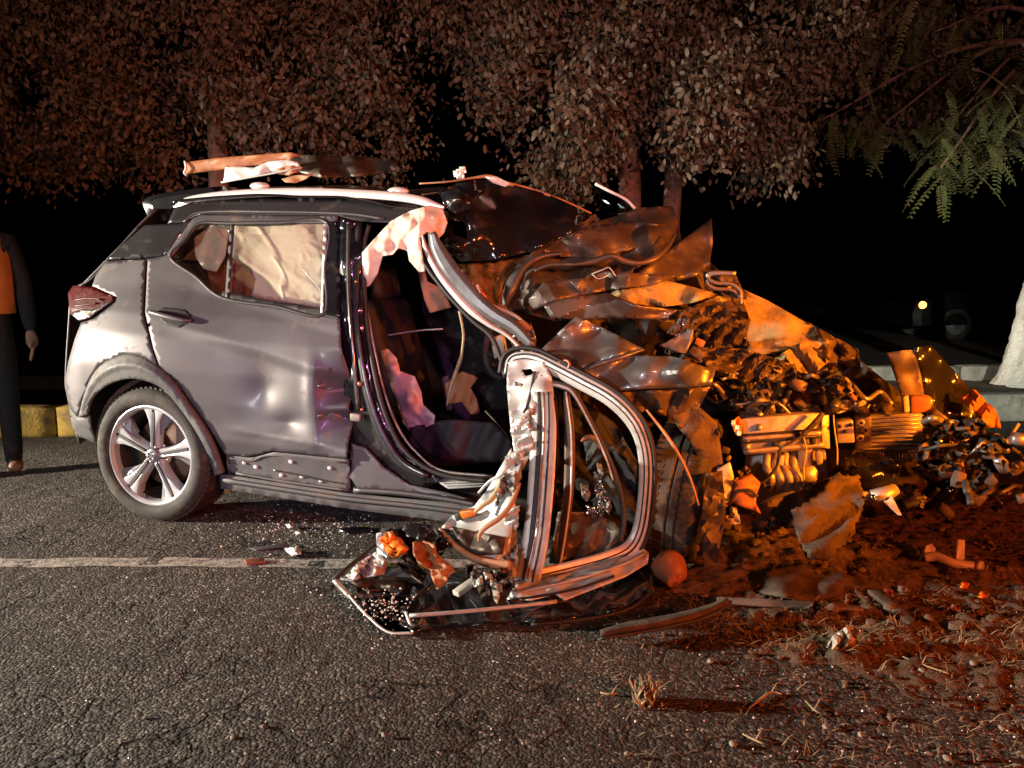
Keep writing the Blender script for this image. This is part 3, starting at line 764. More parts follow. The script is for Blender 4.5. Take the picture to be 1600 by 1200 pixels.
# ---- wheels
def make_wheel(name, parent, mtx, detailed=True, flat=0.0):
    w_ = empty(name); w_.parent = parent; w_.matrix_local = mtx
    prof = [(0.238, 0.014), (0.247, -0.002), (0.266, -0.012), (0.290, -0.014), (0.312, -0.004), (0.322, 0.010), (0.3275, 0.026), (0.329, 0.06), (0.3225, 0.064), (0.3225, 0.072), (0.329, 0.076), (0.329, 0.098), (0.3225, 0.102), (0.3225, 0.110), (0.329, 0.114), (0.329, 0.15), (0.326, 0.175), (0.315, 0.200), (0.290, 0.212), (0.255, 0.206), (0.232, 0.190)]
    mb = MB().lathe(prof, 72)
    v = []
    for k, (x, y, z) in enumerate(mb.v):
        r = math.hypot(x, z)
        if z < -0.318 + 0.02: 
            pass
        if flat and z < -(0.328 - flat):
            ex = -(0.328 - flat) - z; z = -(0.328 - flat); y += (-ex * 0.8 if y < 0.09 else ex * 0.8)
        v.append((x, y, z))
    mb.v = v
    # tread blocks: shallow lateral cuts
    ty = mb.build('tyre', 'rubber', w_, auto=40)
    tb = MB()
    for k in range(72):
        a = 2 * math.pi * k / 72
        mt = Matrix.Rotation(-a, 4, 'Y')
        for y0, y1 in [(0.014, 0.060), (0.151, 0.196)]:
            tb.add([mt @ Vector((r_, y_ + (0.006 if tt_ else 0), z_)) for r_ in (0.322, 0.3315) for y_ in (y0, y1) for tt_, z_ in ((0, -0.010), (1, 0.010))],
                   [(0, 1, 3, 2), (4, 6, 7, 5), (0, 4, 5, 1), (2, 3, 7, 6), (0, 2, 6, 4), (1, 5, 7, 3)])
    vv = []
    for x, y, z in tb.v: vv.append((x, y, max(z, -(0.328 - flat))))
    tb.v = vv
    tb.build('tread', 'rubber', w_, smooth=False, kind='stuff')
    rim = MB().lathe([(0.234, 0.012), (0.236, 0.002), (0.228, 0.0), (0.222, 0.004), (0.216, 0.012), (0.214, 0.05), (0.205, 0.09), (0.205, 0.19)], 72).build('rim', 'alloy', w_, auto=30)
    MB().lathe([(0.2135, 0.045), (0.204, 0.088), (0.203, 0.185), (0.02, 0.185)], 48).build('rim_barrel', 'wheel_dark', w_)
    MB().lathe([(0.02, 0.10), (0.155, 0.10), (0.16, 0.105), (0.16, 0.125), (0.02, 0.125)], 48).build('brake_disc', 'brake', w_)
    if not detailed: return w_
    v_ = lambda r, o, y: Vector((o, y, r))
    for k in range(5):
        rot = Matrix.Rotation(R(4 + 72 * k), 4, 'Y')
        sp_ = MB()
        for sg in (-1, 1):
            prof = [(0.035, 0.0040, 0.022), (0.075, 0.0055, 0.020), (0.12, 0.0065, 0.023), (0.165, 0.0075, 0.032), (0.195, 0.008, 0.046), (0.217, 0.008, 0.060)]
            v, f = [], []
            for r_, i_, o_ in prof:
                y_ = 0.026 - 0.012 * (r_ / 0.217)
                v += [v_(r_, sg * i_, y_), v_(r_, sg * (i_ + o_) / 2, y_ - 0.003), v_(r_, sg * (o_ - .004), y_), v_(r_, sg * o_, y_ + 0.008), v_(r_, sg * (o_ + .004), 0.06), v_(r_, sg * i_, 0.04)]
            for a in range(5):
                for b in range(6): f.append((a * 6 + b, a * 6 + (b + 1) % 6, (a + 1) * 6 + (b + 1) % 6, (a + 1) * 6 + b))
            sp_.add([rot @ q for q in v], f)
        so = sp_.build('spoke', 'alloy', w_, auto=30)
        gb = MB().prism([(-0.0050, 0.045), (0.0050, 0.045), (0.0075, 0.205), (-0.0075, 0.205)], 0.0128, 0.036, rot)
        gb.build('spoke_groove', 'black_plastic', w_, smooth=False)
        bl = MB()
        bl.add([rot @ q for q in [v_(0.217, 0.060, 0.020), v_(0.216, 0.100, 0.032), v_(0.185, 0.085, 0.042), v_(0.13, 0.045, 0.045), v_(0.09, 0.026, 0.040), v_(0.15, 0.033, 0.026), v_(0.19, 0.048, 0.022),
                                          v_(0.217, 0.060, 0.06), v_(0.216, 0.100, 0.06), v_(0.185, 0.085, 0.06), v_(0.13, 0.045, 0.06)]],
               [(6, 0, 1, 2), (5, 6, 2, 3), (4, 5, 3), (0, 7, 8, 1), (1, 8, 9, 2), (2, 9, 10, 3)])
        bl.build('spoke_blade', 'alloy_dark', w_, smooth=False)
        MB().lathe([(0.0, -0.004), (0.007, -0.004), (0.009, 0.010)], 10, mtx=rot @ Matrix.Rotation(R(36), 4, 'Y') @ Matrix.Translation((0, 0.045, 0.055))).build('wheel_nut', 'chrome', w_)
    cap = MB().lathe([(0.0, 0.010), (0.026, 0.010), (0.031, 0.014), (0.036, 0.028), (0.04, 0.05)], 40).build('centre_cap', 'alloy_dark', w_, auto=40)
    em = MB().lathe([(0.0155, 0.0095), (0.0155, 0.0070), (0.0195, 0.0070), (0.0195, 0.0095)], 36)
    em.box((0, 0.0080, 0), (0.044, 0.003, 0.0075), None, 0.0008)
    em.build('emblem', 'chrome', w_)
    MB().tube([Vector((-0.05, 0.03, -0.205)), Vector((-0.045, 0.012, -0.19))], 0.004, 8).build('valve', 'black_plastic', w_)
    return w_
rw = make_wheel('rear_wheel', car, Matrix.Translation((-0.032, 0.0, 0.322)), True, 0.014)
for o in rw.children:
    if not o.name.startswith(('tyre', 'tread')): o.scale = (1.045, 1, 1.045)
fw = Matrix.Translation((0, 1.76, 0.322)) @ Matrix.Rotation(math.pi, 4, 'Z')
make_wheel('rear_wheel', car, fw, False, 0.008)

# ---- body shell behind the skin: inner arch, floor, tail, far flank, rear seat
mb = MB()
for k in range(14):
    pass
arc = [(-0.385 * math.cos(a), 0.322 + 0.375 * math.sin(a)) for a in np.linspace(0, math.pi, 18)]
v = [Vector((x, t, z)) for t in (0.03, 0.24) for x, z in arc]; n = len(arc)
f = [(i, i + 1, n + i + 1, n + i) for i in range(n - 1)]
v += [Vector((x, 0.245, z)) for x, z in [(-0.385, 0.2), (0.385, 0.2)]]
f.append(tuple(range(n, 2 * n)))
link('arch_liner', v, f, 'muddy', car, solid=0.004)
MB().box((0.86, 0.88, 0.26), (2.6, 1.5, 0.10), None, 0.01).build('floor_pan', 'interior_black', car)
zz = np.linspace(0.30, 1.50, 34); uu = np.linspace(-1, 1, 36)
Zr, Ur = np.meshgrid(zz, uu)
te = np.interp(Zr, [0.3, 1.0, 1.16, 1.24, 1.32, 1.42, 1.5], [0.11, 0.11, 0.135, 0.155, 0.185, 0.235, 0.28])
Tr = 0.88 + Ur * (0.88 - te)
se = np.interp(Zr, [0.3, 0.41, 0.6, 0.74, 1.06, 1.157, 1.24, 1.32, 1.41, 1.5], [-0.57, -0.60, -0.645, -0.63, -0.585, -0.475, -0.395, -0.325, -0.270, -0.20])
sr = se - 0.11 * (1 - np.abs(Ur) ** 5)
v = np.stack([sr.ravel(), Tr.ravel(), Zr.ravel()], 1); i = np.arange(Zr.size).reshape(Zr.shape)
f = np.stack([i[:-1, :-1].ravel(), i[:-1, 1:].ravel(), i[1:, 1:].ravel(), i[1:, :-1].ravel()], 1)
link('tailgate', v, [tuple(int(a) for a in q) for q in f], 'paint', car, solid=0.01)
zz = np.linspace(0.2, 1.04, 16); sx = np.linspace(-0.62, 2.3, 50)
Zr, Sr = np.meshgrid(zz, sx)
v = np.stack([Sr.ravel(), 1.76 - tside(Sr, Zr).ravel(), Zr.ravel()], 1); i = np.arange(Zr.size).reshape(Zr.shape)
f = np.stack([i[:-1, :-1].ravel(), i[:-1, 1:].ravel(), i[1:, 1:].ravel(), i[1:, :-1].ravel()], 1)
cz = v[f].mean(1); f = f[(cz[:, 0] ** 2 + (cz[:, 2] - 0.32) ** 2) > 0.37 ** 2]
link('flank', v, [tuple(int(a) for a in q) for q in f], 'paint', car, solid=0.006)
for s0, s1, w_ in [(-0.45, -0.15, 0.10), (0.88, 0.84, 0.07)]:
    MB().tube([(s0, 1.70, 1.02), (s1, 1.50, 1.53)], w_ * 0.6, 8).build('pillar', 'interior_black', car)
MB().box((0.30, 0.88, 0.62), (0.55, 1.25, 0.22), Matrix.Rotation(R(-6), 3, 'Y'), 0.05).build('rear_seat_cushion', 'upholstery', car)
MB().box((-0.02, 0.88, 0.95), (0.16, 1.25, 0.62), Matrix.Rotation(R(-16), 3, 'Y'), 0.05).build('rear_seat_back', 'upholstery', car)
MB().box((-0.35, 0.88, 0.80), (0.5, 1.3, 0.03), None, 0.01).build('parcel_shelf', 'interior_black', car)

# ---- curtain airbags and side airbag
crumple('curtain_airbag', [(362, 350, .30), (520, 346, .30), (512, 492, .20), (498, 482, .20), (455, 474, .22), (420, 474, .24), (392, 462, .27), (400, 436, .29), (384, 414, .30), (363, 402, .31)], 'airbag', car, lam=44, amp=0.013, seed=16, sp=2.8, cloth=.8, auto=None, solid=0.003)
crumple('curtain_airbag', [(303, 372, .30), (330, 352, .32), (360, 350, .32), (352, 400, .30), (338, 425, .28), (318, 420, .28), (305, 400, .28)], 'airbag', car, lam=26, amp=0.024, seed=8, sp=3.2, cloth=1.1, auto=None, solid=0.003)
crumple('pillar_lining', [(258, 402, .40), (300, 344, .44), (400, 344, .46), (520, 346, .46), (514, 500, .42), (350, 472, .40)], 'lining', car, lam=120, amp=0.01, seed=3, sp=12, nf=2)
crumple('curtain_airbag', [(566, 395, .16), (590, 368, .20), (612, 345, .22), (640, 330, .22), (672, 321, .22), (692, 327, .22), (699, 348, .22), (694, 364, .22), (682, 376, .18), (668, 362, .15), (656, 372, .15), (660, 398, .12), (664, 424, .14), (655, 425, .16), (640, 408, .18), (637, 392, .17), (622, 388, .16), (614, 398, .17), (598, 400, .17), (590, 428, .18), (578, 446, .20), (571, 450, .21), (567, 425, .18)],
        'airbag', car, lam=60, amp=0.016, seed=12, sp=2.6, cloth=1.75, auto=None, solid=0.004, ctrl=[(640, 352, 0.14), (600, 385, .13), (678, 345, .17)])
crumple('side_airbag', [(594, 548, .42), (606, 545, .42), (620, 560, .40), (625, 580, .38), (648, 588, .36), (658, 612, .34), (661, 632, .33), (680, 650, .33), (678, 662, .34), (655, 672, .36), (640, 675, .36), (630, 660, .38), (622, 632, .40), (606, 592, .42)],
        'airbag', car, lam=40, amp=0.016, seed=21, sp=3, cloth=.6, auto=None, solid=0.004, ctrl=[(640, 625, .27), (615, 575, .34)])

crumple('torn_edge', [(496, 604, .02), (512, 578, .03), (529, 563, .06), (535, 585, .10), (536, 606, .12), (514, 610, .05)], 'paint_torn', door, lam=60, amp=.006, seed=251, sp=4, nf=1, auto=30)
crumple('torn_edge', [(494, 648, .01), (512, 640, .04), (534, 628, .10), (539, 690, .12), (536, 694, .10), (514, 672, .05)], 'paint_torn', door, lam=60, amp=.006, seed=252, sp=4, nf=1, auto=30)
crumple('torn_edge', [(494, 622, .05), (516, 612, .07), (535, 608, .12), (534, 628, .12), (514, 638, .06), (496, 640, .04)], 'black_gloss', door, lam=40, amp=.006, seed=253, sp=4, nf=1, auto=30)
# ================================================================== THE WRECKED CAR: door opening and destroyed front
def slab(name, px, t, th, mat, parent, bev=0.004, amp=0.0, fn=None, **kw):
    """plate or block: outline seen in the photograph at depth t, with real thickness th"""
    fn = fn or L
    ts = [p[2] if len(p) > 2 else t for p in px]
    fr = [fn(p[0], p[1], a) for p, a in zip(px, ts)]
    c = sum(fr, Vector()) / len(fr)
    nrm = Vector()
    for i in range(len(fr)): nrm += (fr[i] - c).cross(fr[(i + 1) % len(fr)] - c)
    nrm.normalize()
    view = (c - (CO if fn in (L, LG) else CAMP))
    if nrm.dot(view) < 0: nrm = -nrm
    bk = [q + nrm * th for q in fr]; n = len(fr)
    bm = bmesh.new(); vs = [bm.verts.new(q) for q in fr + bk]
    bm.faces.new(vs[:n]); bm.faces.new(vs[n:][::-1])
    for i in range(n): bm.faces.new((vs[i], vs[i + n], vs[(i + 1) % n + n], vs[(i + 1) % n]))
    bmesh.ops.recalc_face_normals(bm, faces=bm.faces[:])
    if bev:
        try: bmesh.ops.bevel(bm, geom=bm.edges[:], offset=min(bev, th * 0.3), segments=2, affect='EDGES', profile=0.5)
        except Exception: pass
    bm.verts.index_update()
    v = [q.co.copy() for q in bm.verts]; f = [tuple(x.index for x in fa.verts) for fa in bm.faces]; bm.free()
    return link(name, v, f, mat, parent, auto=35, **kw)

# ---- centre pillar and sill
crumple('centre_pillar', [(532, 340, .20), (566, 346, .24), (564, 420, .18), (568, 510, .11), (580, 590, .08), (600, 655, .07), (634, 708, .07), (690, 748, .07), (650, 775, .06), (560, 770, .06), (545, 768, .07), (542, 700, .07), (538, 600, .075), (533, 500, .085), (531, 420, .15)],
        'black_gloss', car, lam=70, amp=0.004, seed=4, sp=7, nf=2)
crumple('pillar_foot', [(549, 692, .045), (572, 700, .045), (600, 730, .045), (640, 757, .045), (700, 770, .045), (735, 780, .045), (560, 764, .045), (547, 745, .045)], 'paint', car, lam=80, amp=0.002, seed=4, sp=7, nf=1)
strip('pillar_flange', [(560, 352, .235), (556, 420, .165), (556, 500, .10), (563, 560, .075), (575, 620, .06), (596, 680, .05), (625, 722, .05), (668, 746, .05)], 'roof_paint', car, 0, [4, 5, 5, 5, 6, 7, 7, 5], 0.008)
strip('pillar_flange', [(545, 350, .20), (544, 420, .15), (547, 500, .09), (553, 570, .07), (560, 640, .06)], 'roof_paint', car, 0, 3.5, 0.010)
pipe('door_seal', [(577, 352, .23), (570, 380, .21), (569, 440, .17), (574, 510, .12), (585, 580, .08), (600, 640, .07), (622, 690, .065), (655, 724, .06), (700, 744, .06), (765, 752, .06)], 0.011, 'seal_rubber', car)
pipe('door_seal', [(571, 470, .16), (584, 540, .11), (600, 610, .09), (622, 668, .08), (650, 706, .075), (690, 735, .07), (770, 744, .07)], 0.006, 'metal_dirty', car)
for x, y, r_ in [(562, 600, .012), (566, 640, .008), (557, 440, .007), (606, 746, .008)]:
    p = L(x, y, .055); MB().lathe([(0, -.006), (r_ * .7, -.006), (r_, 0)], 12, p).build('bolt', 'copper_red' if y < 650 else 'metal_frame', car)
MB().box(L(556, 652, .045), (0.05, 0.02, 0.035), None, .005).build('door_latch', 'metal_dirty', car)
crumple('sill', [(345, 741, .05), (366, 743, .05), (546, 771, .045), (700, 785, .045), (748, 792, .045), (738, 820, .06), (560, 797, .06), (345, 763, .06)], 'cladding', car, lam=200, amp=0.0, seed=2, sp=9, nf=1)
strip('sill_step', [(348, 750, .045), (450, 766, .04), (545, 780, .035), (650, 791, .035), (742, 803, .035)], 'cladding', car, 0, 4, 0.014, nw=4)
strip('sill_step', [(552, 766, .04), (620, 770, .035), (690, 779, .035), (745, 789, .035)], 'paint', car, 0, 4, 0.012, nw=4)
slab('scuff_plate', [(672, 744, .10), (780, 744, .12), (788, 756, .06), (700, 762, .05)], .1, .01, 'metal_frame', car)
for k in range(4):
    pipe('scuff_rib', [(684 + k * 5, 748 + 4 * k, .085 - .01 * k), (780 + k, 747 + 3 * k, .09 - .01 * k)], 0.003, 'black_plastic', car, 6, 1)
slab('mud_flap', [(350, 757), (366, 760), (358, 771), (350, 770)], .12, .01, 'orange_and_amber_lit_plastic', car)

# ---- cabin
MB().box(L(708, 690, .62), (0.52, 0.50, 0.16), Matrix.Rotation(R(-7), 3, 'Y'), 0.055).build('front_seat_cushion', 'upholstery', car)
MB().box(L(650, 720, .55), (0.5, 0.06, 0.10), None, 0.02).build('seat_trim', 'black_plastic', car)
sb = Matrix.Rotation(R(-17), 3, 'Y')
MB().box(L(615, 560, .66), (0.17, 0.46, 0.62), sb, 0.06).build('front_seat_back', 'upholstery', car)
MB().box(L(596, 440, .66), (0.10, 0.26, 0.19), sb, 0.04).build('head_rest', 'upholstery', car)
MB().box((1.45, 1.25, 0.50), (0.52, 0.46, 0.16), None, 0.05).build('front_seat_cushion', 'upholstery', car)
MB().box((1.13, 1.25, 0.85), (0.17, 0.46, 0.62), sb, 0.06).build('front_seat_back', 'upholstery', car)
crumple('seat_bolster', [(640, 668, .34), (700, 655, .34), (770, 660, .36), (800, 690, .36), (795, 722, .36), (700, 722, .34), (640, 700, .34)], 'upholstery', car, lam=60, amp=0.01, seed=6, sp=7, nf=2, auto=None, solid=.01)
crumple('console_panel', [(695, 600, .5), (722, 580, .5), (748, 590, .5), (735, 606, .5), (745, 622, .5), (750, 645, .5), (735, 648, .5), (722, 628, .5), (700, 632, .5)], 'orange_and_amber_lit_plastic', car, lam=50, amp=0.012, seed=9, sp=5, nf=2)
crumple('dashboard', [(655, 420, .75), (700, 425, .7), (735, 490, .6), (790, 530, .5), (800, 640, .45), (760, 640, .6), (700, 560, .8), (660, 488, .8)], 'interior_black', car, lam=50, amp=0.03, seed=10, sp=9, nf=3)
crumple('sun_visor', [(652, 420, .50), (662, 418, .5), (668, 440, .5), (690, 450, .5), (706, 480, .5), (672, 489, .5), (663, 468, .5)], 'lining', car, lam=60, amp=.01, seed=11, sp=6, nf=2)
pipe('belt_cable', [(718, 486, .2), (724, 520, .22), (722, 550, .24), (718, 566, .25), (706, 600, .3), (698, 634, .32)], [0.007, .006, .006, .009, .008, .003], 'wire_yellow', car)
pipe('trim_wire', [(606, 524, .5), (630, 520, .5), (660, 516, .5), (692, 514, .5)], 0.004, 'metal_frame', car, 6)
pipe('trim_wire', [(758, 642, .4), (775, 660, .4), (796, 686, .38)], 0.004, 'wire_yellow', car, 6)
pipe('steering_wheel_rim', [(770, 500, .35), (760, 530, .38), (758, 556, .4), (768, 580, .42), (785, 592, .44)], 0.016, 'black_plastic', car, 10)
slab('airbag_module', [(765, 528), (785, 522), (790, 552), (772, 562)], .42, .04, 'jar_plastic', car, .008)
slab('pedal_bracket', [(690, 590), (700, 586), (706, 640), (698, 642)], .6, .02, 'metal_dirty', car)

MB().box((1.93, 0.72, 0.56), (0.03, 1.34, 0.74), None, .008).build('footwell_light_block', 'interior_black', car)  # panel added to keep left headlamp light off the front wheel
# ---- bent windscreen pillar
AP = [(664, 366, .13), (672, 392, .13), (690, 424, .12), (712, 452, .11), (738, 480, .10), (766, 502, .10), (796, 520, .10), (824, 548, .10)]
strip('windscreen_pillar', AP, 'pillar_grey', car, -11, [6, 12, 15, 15, 14, 12, 10, 6], 0.010, nw=3, auto=14)
strip('pillar_edge', AP, 'silver', car, 5, [2, 4, 5, 6, 6, 4, 3, 2], 0.010, nw=2, auto=14)
pipe('door_seal', [(654, 384, .17), (664, 412, .15), (690, 448, .13), (716, 478, .12), (742, 504, .11), (766, 524, .10), (780, 552, .09), (790, 590, .07)], 0.010, 'seal_rubber', car)
strip('pillar_tear', [(690, 418, .15), (712, 444, .14), (730, 462, .13), (760, 476, .13), (800, 492, .14), (824, 508, .14)], 'metal_frame', car, 0, [1.5, 3, 4, 5, 4, 2], 0.01)
crumple('cowl_piece', [(792, 500, .16), (830, 506, .16), (838, 530, .13), (836, 556, .10), (815, 560, .10), (800, 540, .12)], 'metal_dirty', car, lam=22, amp=.018, seed=14, sp=4)
crumple('cowl_piece', [(758, 486, .14), (790, 496, .14), (812, 524, .12), (798, 528, .12), (770, 512, .12)], 'metal_frame', car, lam=24, amp=.012, seed=15, sp=4)
crumple('amber_trim', [(800, 502, .12), (815, 500, .12), (832, 512, .12), (828, 518, .12), (808, 512, .12)], 'orange_and_amber_lit_plastic', car, lam=30, amp=.004, seed=16, sp=4)

# ---- roof skin peeled up over the windscreen, headliner edge
crumple('roof_front', [(684, 300, .36), (715, 286, .50), (762, 279, .62), (800, 288, .70), (860, 305, .80), (926, 336, .86), (888, 368, .62), (835, 392, .48), (770, 407, .38), (720, 409, .33), (708, 398, .31), (730, 376, .30), (728, 350, .31), (700, 330, .30)], 'black_gloss', car, lam=190, amp=0.018, seed=31, sp=6, nf=2, auto=None, solid=.005)
crumple('roof_flap', [(688, 302, .30), (712, 292, .30), (735, 306, .30), (734, 326, .29), (712, 335, .27), (694, 322, .28)], 'black_gloss', car, lam=50, amp=0.012, seed=32, sp=4, nf=1, auto=None, ctrl=[(714, 312, .22)])
crumple('roof_flap', [(694, 372, .28), (715, 368, .26), (736, 376, .27), (735, 390, .28), (715, 401, .28), (696, 400, .28), (688, 386, .28)], 'black_gloss', car, lam=60, amp=0.008, seed=33, sp=4, nf=1, auto=None, ctrl=[(712, 385, .21)])
strip('roof_seam', [(655, 287, .48), (700, 284, .50), (740, 278, .58), (765, 276, .62), (790, 286, .68), (830, 296, .76), (880, 314, .82), (924, 334, .86)], 'lining', car, 0, [1, 1, 1.5, 3, 3, 2, 2, 1.5], .006)
crumple('roof_lip', [(757, 276, .60), (776, 276, .60), (798, 287, .62), (790, 292, .62), (770, 286, .6)], 'white_plastic', car, lam=20, amp=.006, seed=34, sp=4)
crumple('headliner_edge', [(880, 372, .60), (905, 350, .75), (930, 334, .85), (935, 342, .85), (905, 362, .75), (890, 376, .66)], 'muddy', car, lam=16, amp=.02, seed=35, sp=4, ragged=1.5)
# shattered windscreen sagging below the roof
crumple('windscreen', [(716, 412, .42), (770, 410, .48), (840, 396, .58), (885, 374, .75), (830, 420, .62), (805, 450, .50), (790, 484, .42), (760, 474, .34), (735, 450, .34)], 'shattered_glass', car, lam=60, amp=.02, seed=36, sp=6, ragged=1.0)
crumple('mirror_stub', [(738, 440, .3), (752, 446, .3), (762, 466, .3), (766, 482, .3), (752, 476, .3), (744, 460, .3)], 'copper_red', car, lam=20, amp=.008, seed=37, sp=4)
slab('wiper_mount', [(921, 282), (930, 286), (985, 318), (992, 330), (940, 336), (930, 315)], .98, .02, 'dark_glass', car, .003)
strip('mirror_edge', [(930, 287, .97), (955, 300, .97), (978, 312, .97), (992, 326, .97)], 'white_plastic', car, 0, 2.0, .004)

# ---- bonnet, folded up like paper
crumple('bulkhead', [(800, 484, .80), (832, 402, .92), (900, 362, 1.05), (1000, 332, 1.15), (1052, 330, 1.15), (1066, 378, 1.1), (1112, 412, 1.1), (1160, 458, 1.0), (1200, 474, .98), (1300, 528, .95), (1338, 560, .92), (1330, 610, .85), (1120, 610, .8), (1000, 570, .75), (900, 510, .72)], 'muddy_panel', car, lam=60, amp=.07, seed=141, sp=9, auto=24)
crumple('bonnet_frame', [(1098, 424, .74), (1150, 430, .74), (1164, 462, .72), (1150, 482, .7), (1104, 470, .72)], 'bonnet_under', car, lam=30, amp=.03, seed=142, sp=5, auto=24)
crumple('bonnet_fold', [(868, 372, .60), (930, 352, .72), (1000, 346, .82), (1040, 352, .84), (1030, 372, .76), (980, 392, .66), (920, 404, .58), (870, 400, .54), (846, 394, .54)], 'bonnet_under', car, lam=90, amp=.04, seed=143, sp=5, nf=2, auto=20)
crumple('bonnet_fold', [(890, 440, .40), (950, 424, .46), (1010, 428, .52), (1060, 430, .6), (1020, 446, .5), (960, 452, .44), (905, 456, .40)], 'bonnet_under', car, lam=70, amp=.03, seed=144, sp=4.5, nf=2, auto=20)
crumple('bonnet_fold', [(1060, 484, .42), (1120, 476, .50), (1168, 500, .54), (1166, 540, .52), (1110, 545, .44), (1080, 520, .40)], 'muddy_panel', car, lam=34, amp=.05, seed=145, sp=5, auto=22)
crumple('bonnet_fold', [(1085, 545, .40), (1165, 545, .46), (1240, 570, .50), (1250, 600, .48), (1180, 596, .42), (1115, 590, .38)], 'muddy_panel', car, lam=38, amp=.05, seed=146, sp=5, auto=22)
crumple('bonnet', [(1000, 325, .95), (1050, 322, .95), (1061, 345, .88), (1054, 372, .80), (1030, 398, .70), (985, 424, .60), (930, 446, .52), (870, 462, .46), (820, 482, .42), (790, 488, .40), (792, 462, .40), (806, 425, .44), (830, 395, .55), (868, 366, .68), (920, 350, .80), (960, 338, .90)], 'bonnet_under', car, lam=120, amp=0.060, seed=44, sp=5, nf=3, auto=20)
strip('bonnet_edge', [(788, 478, .36), (796, 455, .36), (808, 430, .40), (826, 410, .46), (850, 400, .52), (880, 396, .56)], 'paint', car, 0, [4, 9, 9, 7, 5, 2], 0.02)
strip('bonnet_hem', [(835, 424, .40), (860, 414, .42), (900, 413, .44), (928, 408, .46), (955, 400, .46), (975, 408, .48), (1000, 411, .50), (1025, 402, .54), (1045, 384, .62), (1056, 364, .72)], 'bonnet_under', car, 0, [1.5, 3, 2.5, 5, 4, 5, 4, 5, 3, 2], 0.006)
strip('bonnet_hem', [(815, 452, .40), (822, 430, .40), (840, 418, .42)], 'black_plastic', car, 0, 2.5, 0.008)
crumple('bonnet_frame', [(820, 475, .36), (850, 440, .40), (900, 436, .42), (960, 432, .46), (990, 420, .5), (985, 446, .46), (930, 458, .42), (870, 470, .38), (835, 484, .36)], 'bonnet_under', car, lam=80, amp=.03, seed=46, sp=5, nf=2, auto=20)
crumple('bonnet_frame', [(850, 478, .34), (880, 466, .34), (950, 458, .36), (1000, 478, .36), (1060, 484, .38), (1040, 500, .38), (960, 496, .36), (900, 500, .34), (860, 496, .34)], 'bonnet_under', car, lam=80, amp=.03, seed=47, sp=5, nf=2, auto=20)
pipe('bonnet_latch_wire', [(925, 428, .38), (945, 420, .38), (952, 418, .38), (962, 432, .38)], .003, 'metal_frame', car, 6, 2)
pipe('bonnet_latch_wire', [(925, 428, .38), (935, 436, .38), (950, 430, .38)], .003, 'metal_frame', car, 6, 2)
crumple('wing', [(955, 452, .72), (1005, 420, .80), (1052, 386, .92), (1112, 341, 1.10), (1114, 380, 1.05), (1108, 416, .95), (1085, 432, .88), (1030, 446, .78)], 'bonnet_under', car, lam=130, amp=.03, seed=48, sp=7, nf=2)
M('insulation', (0.23, 0.18, 0.075), 0.9, 0.0, 0.4, 14, 0.006, 40, grime=0.3, gcol=(0.10, 0.07, 0.04))
crumple('bonnet_insulation', [(952, 458, .52), (985, 446, .54), (1040, 438, .60), (1080, 448, .64), (1122, 460, .70), (1080, 474, .58), (1030, 480, .52), (985, 474, .50)], 'insulation', car, lam=70, amp=.03, seed=49, sp=6)
crumple('wing_brace', [(1085, 478, .50), (1122, 462, .62), (1160, 468, .66), (1172, 500, .62), (1165, 530, .58), (1110, 520, .5), (1060, 500, .46)], 'muddy_panel', car, lam=36, amp=.045, seed=50, sp=6, auto=24)
for dy, r_ in ((0, .009), (9, .008)):
    pipe('hinge_arm', [(1150, 427 + dy * .1, .66), (1112, 426 + dy * .3, .66), (1106, 434 + dy, .66), (1118, 442 + dy, .65), (1142, 444 + dy, .64), (1156, 454 + dy, .63), (1158, 466 + dy, .62)], r_, 'metal_dirty', car)
crumple('windscreen_chunk', [(1160, 452, .80), (1200, 470, .82), (1262, 506, .80), (1300, 524, .78), (1280, 545, .70), (1255, 552, .66), (1225, 548, .68), (1172, 560, .70), (1164, 520, .74)], 'insulation', car, lam=90, amp=.02, seed=51, sp=6, nf=2, auto=None)
crumple('fender', [(1262, 504, .80), (1340, 546, .78), (1344, 566, .74), (1318, 580, .70), (1280, 560, .68), (1262, 540, .70)], 'muddy_panel', car, lam=40, amp=.04, seed=52, sp=5, auto=24)
crumple('fender', [(1210, 560, .62), (1250, 535, .66), (1285, 548, .66), (1294, 566, .64), (1270, 585, .6), (1230, 578, .6)], 'insulation', car, lam=30, amp=.03, seed=53, sp=5, auto=24)
# near wing: torn and bent outward, still painted
crumple('front_wing', [(824, 553, .08), (846, 546, .10), (872, 520, .14), (900, 494, .18), (930, 506, .20), (1006, 546, .16), (960, 560, .08), (905, 580, .04), (860, 572, .05)], 'paint_torn', car, lam=120, amp=.012, seed=54, sp=6, nf=2, auto=30)
strip('wing_crease', [(900, 585, .02), (935, 570, .04), (975, 557, .08), (1006, 546, .14)], 'paint_torn', car, 0, [2, 4, 4, 2], .015)
crumple('front_wing', [(885, 590, .03), (930, 572, .03), (985, 556, .06), (1050, 557, .08), (1118, 578, .12), (1112, 602, .10), (1060, 606, .06), (1000, 608, .0), (960, 612, .0), (920, 604, .01)], 'paint_torn', car, lam=110, amp=.022, seed=55, sp=6, nf=2, auto=26, ctrl=[(1060, 582, .0), (1000, 585, .02)])
crumple('wing_underside', [(900, 600, .06), (960, 614, .04), (1010, 610, .05), (1062, 608, .1), (1110, 604, .14), (1090, 640, .2), (1040, 650, .16), (980, 640, .12)], 'muddy_panel', car, lam=50, amp=.03, seed=56, sp=7, auto=24)
crumple('wing_shard', [(1030, 540, .25), (1084, 512, .26), (1082, 530, .26), (1072, 552, .25), (1055, 550, .24)], 'paint', car, lam=50, amp=.006, seed=57, sp=5, nf=1)
